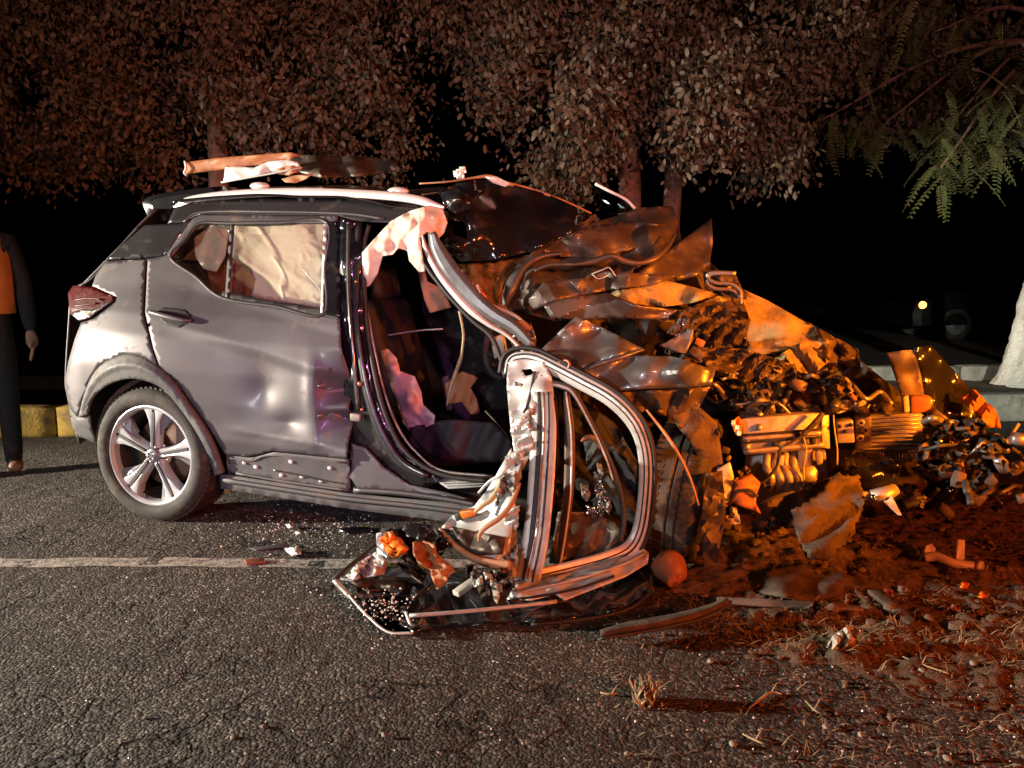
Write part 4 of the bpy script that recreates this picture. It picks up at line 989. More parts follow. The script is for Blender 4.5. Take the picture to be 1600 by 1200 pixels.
crumple('lamp_shard', [(1042, 520, .28), (1062, 496, .3), (1078, 498, .3), (1076, 516, .28), (1056, 526, .28)], 'clear_lens', car, lam=16, amp=.02, seed=58, sp=4)
pipe('wing_hook', [(870, 568, .02), (884, 563, .01), (890, 568, .0), (888, 576, .0)], .006, 'copper_red', car, 6)

# ---- front door, wrenched open and standing on its lower edge
fd = empty('front_door'); fd.parent = car
LOOP = [(806, 914, -.29), (850, 903, -.22), (900, 891, -.14), (950, 877, -.06), (985, 860, -.01), (1002, 830, .01), (1010, 780, .0), (1012, 725, -.02), (1004, 682, -.03), (985, 648, -.03), (952, 618, -.02), (905, 592, .0), (865, 571, .02), (838, 558, .04), (815, 555, .05), (797, 562, .05), (792, 585, .04)]
strip('window_frame', LOOP, 'metal_frame', fd, -3.0, [14, 14, 13, 13, 12, 11, 10, 10, 10, 11, 11, 11, 10, 9, 8, 8, 8], 0.006, nw=8, solid=.010)
strip('frame_groove', LOOP, 'seal_rubber', fd, 1.6, 1.3, 0.001, depth=-.0095)
strip('frame_groove', LOOP, 'seal_rubber', fd, -5.4, 0.9, 0.001, depth=-.0095)
strip('door_weatherstrip', LOOP[3:], 'seal_rubber', fd, 11.5, 3.0, 0.012)
crumple('frame_sill', [(792, 936, .025), (806, 912, .06), (870, 900, .075), (950, 878, .095), (1000, 854, .115), (1014, 864, .11), (1012, 880, .09), (975, 902, .07), (915, 925, .055), (882, 938, .04), (868, 928, .05), (830, 938, .035)], 'silver', fd, lam=60, amp=.006, seed=61, sp=4, auto=None, world=LG)
strip('sill_rib', [(800, 926, .052), (860, 914, .072), (920, 899, .088), (975, 880, .108), (1008, 864, .125)], 'metal_frame', fd, 0, 3, -.008, world=LG)
strip('sill_rib', [(796, 936, .035), (840, 932, .045), (900, 920, .065), (960, 900, .085)], 'seal_rubber', fd, 0, 1.5, -.006, world=LG)
# belt beam standing upright
BEAM = [(847, 612, -.04), (848, 660, -.08), (846, 720, -.13), (841, 790, -.19), (834, 850, -.24), (822, 908, -.29)]
strip('belt_beam', BEAM, 'metal_frame', fd, -2, [14, 19, 20, 20, 20, 20], .006, nw=10, solid=.008)
strip('beam_groove', BEAM, 'seal_rubber', fd, 5, [2, 3.5, 4, 4, 3.5, 2], .001, depth=-.010)
strip('beam_groove', BEAM, 'seal_rubber', fd, -9.5, 1.2, .001, depth=-.010)
strip('beam_groove', BEAM, 'metal_dirty', fd, -2, 1.6, .003, depth=-.009)
crumple('hinge_panel', [(793, 566, .04), (820, 560, .04), (850, 566, .02), (862, 590, .0), (866, 622, -.03), (846, 612, -.04), (834, 640, -.07), (830, 680, -.10), (815, 720, -.13), (803, 706, -.12), (796, 650, -.06), (792, 605, .0)], 'metal_frame', fd, lam=70, amp=.007, seed=62, sp=4, auto=26, holes=[[(815, 578), (830, 576), (836, 584), (822, 588)]])
for x, y in [(806, 600), (815, 602), (802, 624), (840, 590), (846, 588), (812, 615)]:
    MB().lathe([(0, -.008), (.006, -.008), (.009, .002)], 10, L(x, y, .0)).build('bolt', 'metal_dirty', fd)
pipe('check_strap', [(835, 580, .0), (830, 610, -.03), (825, 632, -.06), (818, 645, -.09)], [.005, .007, .008, .004], 'black_plastic', fd)
slab('strap_block', [(826, 638), (836, 640), (834, 650), (826, 648)], -.08, .02, 'copper_red', fd)
for i, pts in enumerate([[(800, 655), (825, 645), (828, 668), (808, 690), (798, 680)], [(808, 690), (830, 665), (834, 700), (816, 735), (804, 730)], [(790, 715), (812, 700), (815, 745), (796, 780), (786, 760)], [(782, 745), (806, 735), (802, 790), (780, 830), (772, 800)], [(790, 800), (812, 790), (806, 850), (792, 880), (782, 850)], [(790, 860), (808, 850), (806, 915), (790, 920), (780, 895)]]):
    crumple('torn_panel', [(x, y, -.09 - .04 * i) for x, y in pts], 'metal_frame' if i != 3 else 'metal_dirty', fd, lam=34, amp=.022, seed=63 + i, sp=3.5, auto=24, ragged=.8)
crumple('inner_door_panel', [(799, 700, -.13), (808, 740, -.17), (804, 800, -.24), (796, 862, -.30), (775, 880, -.34), (742, 872, -.32), (712, 846, -.28), (690, 824, -.24), (706, 806, -.20), (742, 790, -.18), (765, 760, -.15)], 'metal_frame', fd, lam=110, amp=.014, seed=71, sp=5, nf=2, auto=None)
strip('panel_hem', [(686, 826, -.28), (705, 848, -.31), (732, 868, -.34), (765, 880, -.36), (798, 884, -.36)], 'lining', fd, 0, [3, 4, 5, 7, 8], .012)
crumple('panel_dark_fold', [(706, 822, -.27), (740, 830, -.28), (790, 840, -.30), (786, 866, -.34), (750, 868, -.34), (722, 850, -.32)], 'muddy_panel', fd, lam=60, amp=.012, seed=72, sp=6)  # darker muddy sheet across the lower part of the panel
pipe('door_cable', [(788, 735, -.16), (780, 760, -.20), (768, 780, -.23), (752, 792, -.25), (742, 800, -.26)], [.008, .011, .011, .009, .007], 'wire_yellow', fd)
pipe('door_cable', [(812, 755, -.20), (800, 785, -.26), (782, 808, -.30), (762, 822, -.32), (750, 834, -.33), (748, 846, -.33)], [.007, .010, .011, .010, .008, .004], 'lining', fd)
pipe('door_cable', [(800, 720, -.15), (785, 740, -.19), (765, 752, -.18), (748, 770, -.16)], .006, 'metal_frame', fd)
slab('cable_plug', [(716, 800), (738, 796), (742, 806), (722, 812)], -.24, .03, 'amber_lens', fd, .006)
slab('cable_plug', [(708, 804), (718, 800), (722, 812), (712, 816)], -.235, .03, 'black_plastic', fd, .006)
slab('grommet', [(778, 762), (784, 764), (782, 772), (776, 770)], -.25, .01, 'copper_red', fd)
# guide channels and shreds inside the window opening
strip('glass_channel', [(880, 612, .0), (885, 680, -.03), (884, 760, -.06), (876, 830, -.10), (866, 888, -.14)], 'muddy_panel', fd, -5, [5, 8, 8, 7, 4], .003)
strip('glass_channel', [(884, 612, .0), (892, 680, -.03), (892, 760, -.06), (884, 830, -.10), (874, 888, -.14)], 'silver', fd, 0, 1.5, .006)
strip('glass_channel', [(858, 600, .0), (880, 605, .0), (896, 616, .0), (920, 660, .0), (945, 710, .0), (964, 760, .0), (972, 810, .0), (966, 846, -.02)], 'black_plastic', fd, -3, 4, .008)
strip('glass_channel', [(858, 598, -.005), (880, 603, -.005), (897, 614, -.005), (922, 658, -.005), (946, 708, -.005), (960, 750, -.005)], 'metal_frame', fd, 2, [2, 3, 2.2, 1.6, 1.3, .8], .006)
crumple('inner_trim', [(858, 880, -.10), (872, 800, -.02), (920, 800, .04), (960, 815, .05), (985, 845, .03), (950, 868, -.02), (900, 882, -.08)], 'muddy_panel', fd, lam=60, amp=.015, seed=75, sp=6)
crumple('speaker_housing', [(912, 690, .06), (930, 684, .06), (945, 700, .06), (940, 730, .06), (918, 735, .06)], 'interior_black', fd, lam=40, amp=.01, seed=76, sp=5)
strip('speaker_rim', [(908, 690, .03), (918, 683, .03), (932, 688, .03), (938, 702, .03)], 'orange_and_amber_lit_plastic', fd, 0, [1, 4, 4, 1], .01)
for i, (x, y, a, b) in enumerate([(935, 760, 8, 24), (940, 785, 9, 20), (925, 800, 10, 10), (938, 735, 5, 12), (950, 790, 6, 14), (915, 770, 8, 14)]):
    crumple('foil_shred', [(x - a, y - b, .03), (x + a * .4, y - b * .8, .03), (x + a, y + b * .2, .03), (x + a * .3, y + b, .03), (x - a * .7, y + b * .5, .03)], 'chrome' if i < 3 else 'metal_dirty', fd, lam=12, amp=.012, seed=80 + i, sp=3, auto=24)
crumple('inner_skin', [(866, 618, .14), (900, 618, .14), (960, 660, .14), (995, 720, .14), (995, 820, .12), (960, 870, .06), (870, 880, .02)], 'interior_black', fd, lam=60, amp=.03, seed=88, sp=9, auto=24)
# outer skin of the door folded flat on the road
crumple('outer_skin', [(556, 900, .03), (610, 880, .03), (700, 886, .03), (790, 912, .02), (880, 936, .014), (965, 905, .018), (1012, 868, .03), (1020, 848, .06), (1020, 915, .06), (1010, 938, .03), (960, 955, .02), (880, 968, .015), (760, 976, .012), (650, 986, .012), (600, 968, .015), (556, 936, .025)], 'black_gloss', fd, lam=120, amp=.012, seed=90, sp=8, nf=3, world=LG, solid=.006)
pipe('skin_hem', [(1018, 925, .05), (985, 950, .03), (920, 967, .015), (830, 976, .015)], .006, 'seal_rubber', fd, world=LG)
pipe('skin_hem', [(640, 962, .045), (720, 956, .05), (800, 948, .05), (870, 940, .05)], .007, 'metal_frame', fd, world=LG)
slab('window_tray', [(546, 930, .05), (580, 922, .05), (640, 935, .05), (632, 955, .04), (645, 988, .012), (606, 986, .012), (572, 960, .03)], 0, .006, 'dark_glass', fd, .001, fn=LG)
strip('tray_edge', [(545, 930, .055), (572, 960, .035), (606, 987, .016), (645, 989, .016)], 'white_plastic', fd, 0, 1.5, -.004, world=LG)
strip('tray_edge', [(634, 956, .045), (640, 972, .03), (646, 988, .016)], 'silver', fd, 0, 2.2, -.004, world=LG)
crumple('torn_panel', [(534, 905, .06), (560, 880, .10), (588, 862, .12), (606, 880, .10), (600, 898, .08), (570, 902, .06), (548, 908, .05)], 'silver', fd, lam=22, amp=.020, seed=91, sp=4, world=LG, auto=26)
pipe('window_channel', [(521, 906, .09), (555, 878, .12), (592, 848, .15)], .009, 'seal_rubber', fd, world=LG, sm=2)
pipe('window_channel', [(522, 906, .09), (535, 920, .06), (548, 934, .04)], .009, 'metal_frame', fd, world=LG, sm=2)
crumple('torn_panel', [(540, 905, .04), (600, 900, .05), (660, 905, .06), (640, 918, .04), (575, 925, .03)], 'muddy_panel', fd, lam=40, amp=.012, seed=92, sp=5, world=LG)
crumple('lining_plate', [(645, 847, .20), (660, 844, .20), (679, 850, .20), (684, 866, .17), (700, 880, .15), (712, 892, .12), (700, 902, .10), (695, 914, .08), (682, 922, .07), (676, 905, .10), (672, 890, .12), (655, 880, .14), (646, 866, .17)], 'orange_and_amber_lit_plastic', fd, lam=50, amp=.008, seed=93, sp=4, world=LG, ragged=.6)
pipe('bracket', [(678, 872, .14), (676, 900, .10), (672, 916, .08), (662, 924, .07), (650, 932, .06)], .0085, 'black_gloss', fd, world=LG, sm=2)
slab('wedge', [(706, 922, .09), (738, 900, .11), (746, 905, .11), (716, 926, .09)], 0, .02, 'jar_plastic', fd, .004, fn=LG)
for i in range(7):
    x, y = 735 + i * 10, 890 + (i * 17) % 40
    crumple('torn_panel', [(x - 9, y - 7, .12), (x + 8, y - 9, .13), (x + 10, y + 6, .11), (x - 4, y + 10, .10)], rnd.choice(['metal_dirty', 'metal_frame', 'muddy_panel']), fd, lam=14, amp=.02, seed=95 + i, sp=3.5, world=LG)
slab('hook_piece', [(770, 912, .12), (778, 912, .12), (780, 930, .10), (776, 942, .08), (770, 934, .09)], 0, .012, 'jar_plastic', fd, .003, fn=LG)

gp_, gs_ = [], []
for i in range(170):
    x, y = rnd.gauss(600, 26), rnd.gauss(948, 16)
    if not (555 < x < 650 and 918 < y < 985): continue
    p = LG(x, y, .075 - .06 * (y - 918) / 67 + .004); gp_.append(tuple(p)); gs_.append(.0015 + .004 * rnd.random() ** 2)
o = scatter('glass_crumbs', 'glass_crumb', gp_, gs_, blob(1.0, 9, 0.35, 1, (1, 0.9, 0.7)), 18)
o.parent = fd
# ---- front wheel knocked square across the car
fwm = Matrix.Translation(L(1072, 768, .40)) @ Matrix.Rotation(R(83), 4, 'Z') @ Matrix.Rotation(R(4), 4, 'X') @ Matrix.Translation((0, -0.1, 0))
make_wheel('front_wheel', car, fwm, False, 0.0)
crumple('wheel_liner', [(1022, 640, .20), (1080, 625, .20), (1120, 660, .22), (1132, 740, .22), (1128, 800, .20), (1112, 830, .18), (1100, 760, .16), (1085, 700, .15), (1050, 655, .16)], 'muddy', car, lam=50, amp=.02, seed=101, sp=7)
crumple('wheel_liner', [(1104, 740, .05), (1128, 735, .10), (1134, 800, .10), (1120, 880, .08), (1100, 890, .05), (1094, 820, .04)], 'muddy_panel', car, lam=40, amp=.02, seed=102, sp=7)
strip('liner_edge', [(1010, 640, .05), (1048, 690, .03), (1075, 740, .03), (1092, 790, .03)], 'lining', car, 0, [1, 2, 2, 1], .006)

# ---- engine
eb = empty('engine'); eb.parent = car
slab('cylinder_head_cover', [(1157, 654, .34), (1200, 651, .35), (1290, 644, .37), (1292, 672, .37), (1290, 700, .37), (1225, 707, .35), (1162, 712, .34), (1160, 682, .34)], .35, .22, 'metal_cast', eb, .008)
for pts in ([(1160, 680, .325), (1225, 675, .335), (1285, 670, .352)], [(1160, 692, .325), (1225, 687, .335), (1285, 683, .352)]):
    strip('cover_groove', pts, 'interior_black', eb, 0, 1.3, .003)
strip('cover_rib', [(1160, 686, .322), (1225, 681, .332), (1285, 676, .350)], 'metal_cast', eb, 0, 3.2, .008)
strip('cover_rib', [(1164, 706, .322), (1225, 700, .332), (1288, 695, .350)], 'metal_cast', eb, 0, 4, .012)
for x, y in [(1187, 668), (1168, 686), (1168, 698), (1270, 690), (1246, 680), (1212, 694)]:
    MB().lathe([(0, -.012), (.007, -.012), (.012, -.004), (.014, .012)], 10, L(x, y, .33)).build('bolt', 'metal_cast' if x < 1200 else 'interior_black', eb)
slab('cover_end', [(1283, 648, .36), (1296, 645, .38), (1298, 702, .38), (1285, 700, .36)], .36, .15, 'metal_cast', eb, .006)
slab('control_box', [(1308, 659), (1333, 656), (1336, 692), (1309, 693)], .36, .08, 'metal_cast', eb, .006)
for x, y in [(1312, 666), (1321, 674), (1330, 664)]: MB().lathe([(0, -.006), (.008, -.006), (.008, .006)], 8, L(x, y, .355)).build('bolt', 'interior_black', eb)
slab('engine_block', [(1165, 712), (1290, 702), (1296, 760), (1280, 800), (1180, 806), (1160, 770)], .46, .35, 'metal_dirty', eb, .01)
for i in range(4):
    x = 1200 + i * 14
    pipe('intake_runner', [(x, 708, .42), (x - 2, 730, .38), (x + 6, 748, .36), (x + 2, 764, .40)], .017, 'metal_cast', eb, 10)
for i in range(5):
    x = 1196 + i * 11
    strip('manifold_rib', [(x, 720, .40), (x + 8, 740, .37), (x + 6, 766, .39)], 'metal_cast', eb, 0, 2.4, .012)
slab('timing_cover', [(1246, 700), (1270, 698), (1272, 762), (1256, 770), (1246, 745)], .38, .08, 'metal_dirty', eb, .01)
MB().lathe([(0, -.02), (.03, -.02), (.034, 0), (.04, .0), (.042, .02)], 24, L(1262, 742, .38)).build('pulley', 'metal_cast', eb)
slab('sensor_block', [(1276, 704), (1288, 706), (1286, 724), (1278, 728), (1274, 716)], .36, .04, 'metal_cast', eb, .006)
pipe('engine_hose', [(1286, 646, .32), (1272, 662, .31), (1258, 676, .31), (1256, 680, .31)], .011, 'rubber', eb)
pipe('engine_wire', [(1256, 680, .31), (1235, 692, .31), (1220, 700, .32), (1216, 716, .33), (1212, 732, .33), (1196, 750, .34), (1186, 756, .34)], .006, 'rubber', eb)
pipe('engine_wire', [(1256, 684, .315), (1260, 704, .32), (1256, 730, .33), (1256, 756, .34), (1248, 764, .34)], .003, 'wire_yellow', eb)
pipe('engine_wire', [(1302, 648, .34), (1304, 672, .33), (1308, 700, .33), (1308, 726, .34)], .003, 'wire_yellow', eb)
slab('wire_tag', [(1220, 712), (1226, 712), (1224, 728), (1216, 726)], .32, .01, 'jar_plastic', eb, .002)
pipe('fuel_pipe', [(1142, 632, .35), (1160, 631, .34), (1176, 628, .34), (1200, 632, .34), (1212, 629, .34), (1222, 634, .34), (1234, 646, .35)], .005, 'metal_cast', eb)
crumple('connector', [(1142, 660, .3), (1154, 650, .3), (1160, 662, .3), (1156, 682, .3), (1150, 680, .3)], 'amber_lens', eb, lam=14, amp=.01, seed=110, sp=3.5)
for x, y in [(1146, 660), (1152, 668), (1155, 677)]: MB().box(L(x, y, .285), (.016, .012, .018), None, .003).build('connector_cap', 'white_plastic', eb)
jar = crumple('coolant_jar', [(1120, 732, .22), (1140, 724, .22), (1146, 745, .22), (1148, 760, .2), (1140, 785, .2), (1130, 770, .2), (1120, 755, .22)], 'white_plastic', eb, lam=50, amp=.008, seed=111, sp=5, nf=2, auto=None, solid=.03)
crumple('filter_housing', [(1148, 750, .20), (1175, 742, .22), (1186, 752, .22), (1180, 785, .18), (1188, 802, .16), (1160, 792, .17), (1143, 785, .18)], 'orange_and_amber_lit_plastic', eb, lam=60, amp=.012, seed=112, sp=5, nf=2, auto=26, solid=.03)
pipe('housing_strap', [(1140, 790, .18), (1150, 770, .17), (1170, 766, .17), (1184, 776, .17)], .007, 'black_plastic', eb)
for x, y in [(1146, 800), (1150, 812), (1140, 812)]: crumple('jar_shard', [(x - 6, y - 6, .18), (x + 5, y - 8, .18), (x + 7, y + 6, .18), (x - 3, y + 8, .18)], 'jar_plastic', eb, lam=12, amp=.008, seed=x, sp=4)
slab('lamp_reflector', [(1192, 755), (1204, 754), (1205, 763), (1193, 764)], .33, .01, 'chrome', eb, .001)
# radiator with fins
ra = empty('radiator'); ra.parent = car
slab('radiator_core', [(1337, 650), (1440, 646), (1442, 704), (1338, 706)], .42, .05, 'metal_dirty', ra, .003)
for k in range(9):
    pipe('radiator_tube', [(1337, 654 + k * 6, .41), (1388, 652 + k * 6.1, .405), (1442, 649 + k * 6.2, .41)], .005, 'metal_dirty', ra, 6, 2)
for k in range(12):
    pipe('radiator_fin', [(1374 + k * 5, 704, .41), (1376 + k * 5, 722 - abs(k - 6), .40)], .004, 'metal_dirty', ra, 5, 1)
slab('radiator_tank', [(1336, 650), (1362, 649), (1362, 700), (1338, 702)], .40, .06, 'muddy_panel', ra, .008)
for x, y in [(1345, 660), (1352, 672), (1344, 684)]: MB().lathe([(.006, -.012), (.014, -.012), (.016, .0)], 14, L(x, y, .395)).build('tank_boss', 'metal_dirty', ra)
# cross members and thrown panels at the nose
crumple('bumper_beam', [(1385, 551, .55), (1428, 546, .55), (1440, 590, .52), (1448, 650, .50), (1412, 640, .48), (1402, 600, .5)], 'muddy_panel', car, lam=110, amp=.014, seed=120, sp=6, nf=2)
crumple('bumper_cover', [(1428, 544, .56), (1455, 540, .6), (1500, 590, .62), (1545, 640, .62), (1562, 660, .60), (1540, 672, .56), (1490, 655, .52), (1450, 660, .50), (1440, 600, .52)], 'black_gloss', car, lam=130, amp=.02, seed=121, sp=7, nf=2)
slab('foam_block', [(1411, 620), (1420, 618), (1422, 644), (1413, 645)], .45, .05, 'jar_plastic', car, .006)
slab('foam_block', [(1424, 619), (1456, 620), (1455, 645), (1424, 645)], .45, .06, 'orange_and_amber_lit_plastic', car, .008)
crumple('ribbed_duct', [(1502, 622, .5), (1522, 608, .5), (1560, 650, .5), (1562, 668, .48), (1545, 668, .46)], 'orange_and_amber_lit_plastic', car, lam=26, amp=.02, seed=122, sp=5, nf=1, solid=.02)
crumple('torn_bracket', [(1468, 668, .42), (1482, 660, .42), (1500, 700, .4), (1510, 745, .36), (1500, 752, .36), (1494, 715, .4)], 'orange_and_amber_lit_plastic', car, lam=30, amp=.014, seed=123, sp=5)
crumple('torn_bracket', [(1510, 700, .4), (1555, 705, .42), (1575, 720, .42), (1540, 728, .4), (1512, 716, .4)], 'metal_dirty', car, lam=30, amp=.014, seed=124, sp=5)
pipe('torn_rod', [(1560, 705, .42), (1576, 685, .44), (1592, 662, .46)], .006, 'wire_yellow', car, 6, 2)
slab('control_arm', [(1335, 770, .22), (1362, 769, .22), (1365, 782, .22), (1336, 783, .22)], .22, .03, 'jar_plastic', car, .006)
MB().tube([L(1360, 776, .23), L(1382, 773, .24), L(1400, 764, .26)], [.026, .03, .022], 12).build('ball_joint', 'metal_cast', car)
MB().lathe([(0, -.014), (.007, -.014), (.010, 0)], 10, L(1364, 776, .20)).build('bolt', 'chrome', car)
slab('control_arm', [(1380, 785, .2), (1394, 776, .2), (1410, 806, .2), (1404, 806, .2)], .2, .02, 'jar_plastic', car, .004)
crumple('splash_shield', [(1238, 800, .12), (1280, 770, .18), (1310, 740, .24), (1345, 745, .26), (1348, 790, .2), (1330, 840, .12), (1290, 878, .04), (1262, 868, .03), (1245, 840, .06)], 'muddy', car, lam=80, amp=.022, seed=133, sp=5, ragged=2.0, nf=3, auto=26, solid=.01)
crumple('splash_shield', [(1180, 790, .24), (1240, 770, .28), (1300, 745, .32), (1280, 790, .24), (1230, 815, .2), (1190, 812, .2)], 'muddy', car, lam=60, amp=.02, seed=126, sp=7)
crumple('cooling_fan_shroud', [(1320, 712, .34), (1370, 708, .36), (1410, 725, .36), (1400, 762, .34), (1350, 765, .32), (1325, 745, .32)], 'black_gloss', car, lam=60, amp=.02, seed=127, sp=7)
# crushed odds and ends, each its own piece
zone = [(1105, 560), (1200, 570), (1340, 580), (1392, 640), (1385, 648), (1150, 645), (1090, 610), (1040, 600), (1060, 520), (1100, 520)]
zone2 = [(1430, 660), (1500, 650), (1600, 680), (1600, 790), (1480, 800), (1400, 790), (1440, 720)]
mats = ['muddy_panel', 'muddy_panel', 'metal_dirty', 'muddy', 'black_plastic', 'metal_cast', 'orange_and_amber_lit_plastic', 'insulation']
def clutter(zone, n, seed, t0, t1, size, mats=mats):
    r_ = random.Random(seed); k = 0
    xs_ = [p[0] for p in zone]; ys_ = [p[1] for p in zone]
    while k < n:
        x, y = r_.uniform(min(xs_), max(xs_)), r_.uniform(min(ys_), max(ys_))
        if not inpoly([x], [y], zone)[0]: continue
        k += 1; t = r_.uniform(t0, t1); kind = r_.random(); a = r_.uniform(0, 6.28); s = r_.uniform(*size)
        if kind < 0.5:
            pts = []
            for j in range(5):
                an = a + j * 1.257 + r_.uniform(-.4, .4); rr = s * r_.uniform(.5, 1.25)
                pts.append((x + rr * math.cos(an) * 1.4, y + rr * math.sin(an) * .8, t + r_.uniform(-.05, .05)))
            crumple('torn_sheet', pts, r_.choice(mats), car, lam=s * 1.2, amp=.03, seed=seed + k, sp=max(4, s / 4), auto=24)
        elif kind < 0.72:
            dx, dy = s * 2 * math.cos(a), s * 1.2 * math.sin(a)
            pipe('torn_hose', [(x - dx, y - dy, t), (x - dx * .3, y + r_.uniform(-9, 9), t - .05), (x + dx * .4, y + r_.uniform(-9, 9), t + .04), (x + dx, y + dy, t)], r_.uniform(.004, .013), r_.choice(['rubber', 'metal_dirty', 'metal_dirty', 'rubber', 'black_plastic']), car, 7)
        elif kind < 0.9:
            w_, h_ = s * r_.uniform(.4, 1), s * r_.uniform(.3, .7); c_, s_ = math.cos(a * .2), math.sin(a * .2)
            slab('broken_housing', [(x + c_ * u * w_ - s_ * v_ * h_, y + s_ * u * w_ + c_ * v_ * h_) for u, v_ in ((-1, -1), (1, -.8), (.9, 1), (-1, .9))], t, r_.uniform(.02, .07), r_.choice(mats), car, .006)
        else:
            p = L(x, y, t); d = Vector((r_.uniform(-1, 1), r_.uniform(-1, .3), r_.uniform(-1, 1))).normalized()
            MB().tube([p - d * .03, p, p + d * .03], [.022, .024, .018], 12).build('broken_canister', r_.choice(['muddy', 'black_plastic', 'metal_dirty']), car)
clutter(zone, 95, 300, .30, .62, (8, 20))
clutter(zone2, 70, 500, .20, .60, (8, 22), ['black_plastic', 'muddy', 'muddy_panel', 'black_gloss', 'bonnet_under', 'metal_dirty', 'muddy'])  # darker materials put the far-right shade into the colour
clutter([(1130, 700), (1160, 690), (1180, 800), (1230, 820), (1180, 830), (1120, 800)], 14, 700, .18, .34, (6, 13))
crumple('firewall', [(800, 560, .75), (1000, 500, .85), (1110, 470, .9), (1180, 540, .9), (1340, 560, .85), (1440, 640, .8), (1560, 680, .8), (1560, 780, .7), (1200, 830, .7), (1000, 860, .6), (900, 860, .6), (820, 760, .6)], 'muddy_panel', car, lam=90, amp=.06, seed=130, sp=16)
# ================================================================== LOOSE THINGS
def at_world(o):   # a loose thing modelled in the car's frame but standing on its own
    o.matrix_world = CARM; return o
# -- lying on the roof
t = empty('roof_trim', CARM, label='long trim moulding coloured amber-lit brown lying across the rear of the car roof', cat='trim')
crumple('moulding', [(289, 254, .62), (340, 247, .62), (400, 242, .63), (455, 238, .64), (470, 243, .66), (440, 252, .66), (400, 258, .66), (340, 266, .64), (290, 272, .62)], 'orange_and_amber_lit_plastic', t, lam=200, amp=.004, seed=201, sp=6, nf=1, solid=.012)  # amber light on the moulding is put into its colour
pipe('broken_end', [(289, 252, .61), (291, 262, .60), (288, 270, .60), (292, 274, .61)], .006, 'white_plastic', t, 7)
t = empty('mirror_cap', CARM, label='white plastic cap lying upside down on the car roof beside the trim moulding', cat='car part')
crumple('shell', [(353, 262, .50), (375, 261, .5), (398, 263, .5), (420, 253, .5), (450, 250, .5), (466, 254, .5), (470, 262, .5), (440, 266, .48), (405, 273, .46), (370, 281, .46), (350, 284, .46)], 'white_plastic', t, lam=70, amp=.008, seed=202, sp=5, nf=2, auto=None, solid=.012)
crumple('lining', [(430, 264, .46), (460, 258, .46), (470, 266, .46), (452, 274, .45), (434, 272, .45)], 'lining', t, lam=20, amp=.008, seed=203, sp=4)
pipe('stalk', [(346, 285, .45), (380, 279, .44), (420, 272, .44), (472, 262, .45)], .005, 'metal_frame', t, 7, 2)
t = empty('lining_scrap', CARM, label='lump of pale lining caught on the roof behind the white cap', cat='debris')
crumple('flap', [(440, 280, .50), (460, 274, .5), (490, 271, .5), (478, 280, .48), (462, 286, .48), (446, 285, .48)], 'lining', t, lam=30, amp=.008, seed=204, sp=4)
t = empty('roof_panel_scrap', CARM, label='dark bent sheet of plastic lying flat on the middle of the roof', cat='panel')
crumple('sheet', [(440, 250, .95), (470, 242, 1.0), (520, 244, 1.05), (580, 246, 1.05), (622, 250, 1.0), (618, 266, .9), (560, 276, .8), (500, 278, .75), (470, 270, .8)], 'muddy_panel', t, lam=120, amp=.03, seed=205, sp=7, nf=2)
t = empty('plastic_knot', CARM, label='small knot of white broken plastic on the highest fold of the roof', cat='debris')
for k in range(6):
    x, y = 716 + rnd.uniform(-7, 8), 270 + rnd.uniform(-7, 7)
    crumple('shard', [(x - 5, y - 4, .62), (x + 4, y - 5, .62), (x + 6, y + 5, .62), (x - 3, y + 6, .62)], 'white_plastic', t, lam=9, amp=.008, seed=210 + k, sp=3)

# -- door mirror fallen beside the door
t = empty('door_mirror', CARM, label='broken door mirror with amber indicator lying by the torn front door', cat='mirror')
crumple('housing', [(598, 834, .17), (640, 826, .20), (690, 830, .20), (702, 848, .17), (690, 866, .13), (650, 872, .12), (622, 870, .12), (604, 858, .14)], 'black_gloss', t, lam=50, amp=.012, seed=219, sp=5, world=LG, solid=.05)
crumple('indicator', [(596, 838, .18), (612, 835, .20), (624, 845, .19), (636, 862, .16), (616, 868, .15), (602, 860, .155)], 'amber_lens', t, lam=20, amp=.008, seed=220, sp=3.5, world=LG, solid=.03)
crumple('shell_edge', [(588, 834, .19), (598, 832, .19), (604, 850, .16), (606, 868, .12), (598, 880, .09), (590, 868, .12)], 'white_plastic', t, lam=30, amp=.008, seed=221, sp=4, world=LG)
crumple('mount', [(612, 866, .12), (640, 872, .12), (668, 896, .08), (660, 912, .06), (628, 890, .09)], 'muddy_panel', t, lam=24, amp=.015, seed=222, sp=4, world=LG)
# -- flat strips by the sill
def gthing(name, label, cat, group=None): return empty(name, CARM, label=label, cat=cat, group=group)
t = gthing('plastic_strip', 'flat black plastic strip lying under the door sill', 'plastic strip')
slab('blade', [(524, 826, .012), (575, 821, .012), (580, 826, .012), (540, 831, .012)], 0, .010, 'black_gloss', t, .002, fn=LG)
t = gthing('plastic_strip', 'thin grey plastic sliver beside the glass crumbs on the edge line', 'plastic strip')
slab('blade', [(390, 856, .008), (448, 848, .012), (450, 852, .012), (400, 859, .008)], 0, .006, 'cladding', t, .002, fn=LG)
t = gthing('plastic_chip', 'dark red-brown chip lying on the white edge line', 'chip')
slab('chip', [(382, 873, .014), (412, 871, .014), (415, 877, .012), (385, 880, .012)], 0, .012, 'copper_red', t, .003, fn=LG)
for x, y, s, lb in [(452, 822, 6, 'rounded white plastic chip on the asphalt under the rear door'), (466, 833, 5, 'narrow white plastic chip on the asphalt before the sill'), (458, 862, 13, 'large pale broken plastic piece lying on the edge line')]:
    t = gthing('white_chip', lb, 'chip')
    crumple('chip', [(x - s, y - s * .35, .014), (x + s * .5, y - s * .55, .018), (x + s, y + s * .2, .014), (x - s * .2, y + s * .5, .012)], 'white_plastic', t, lam=12, amp=.005, seed=int(x), sp=3, world=LG, solid=.008)
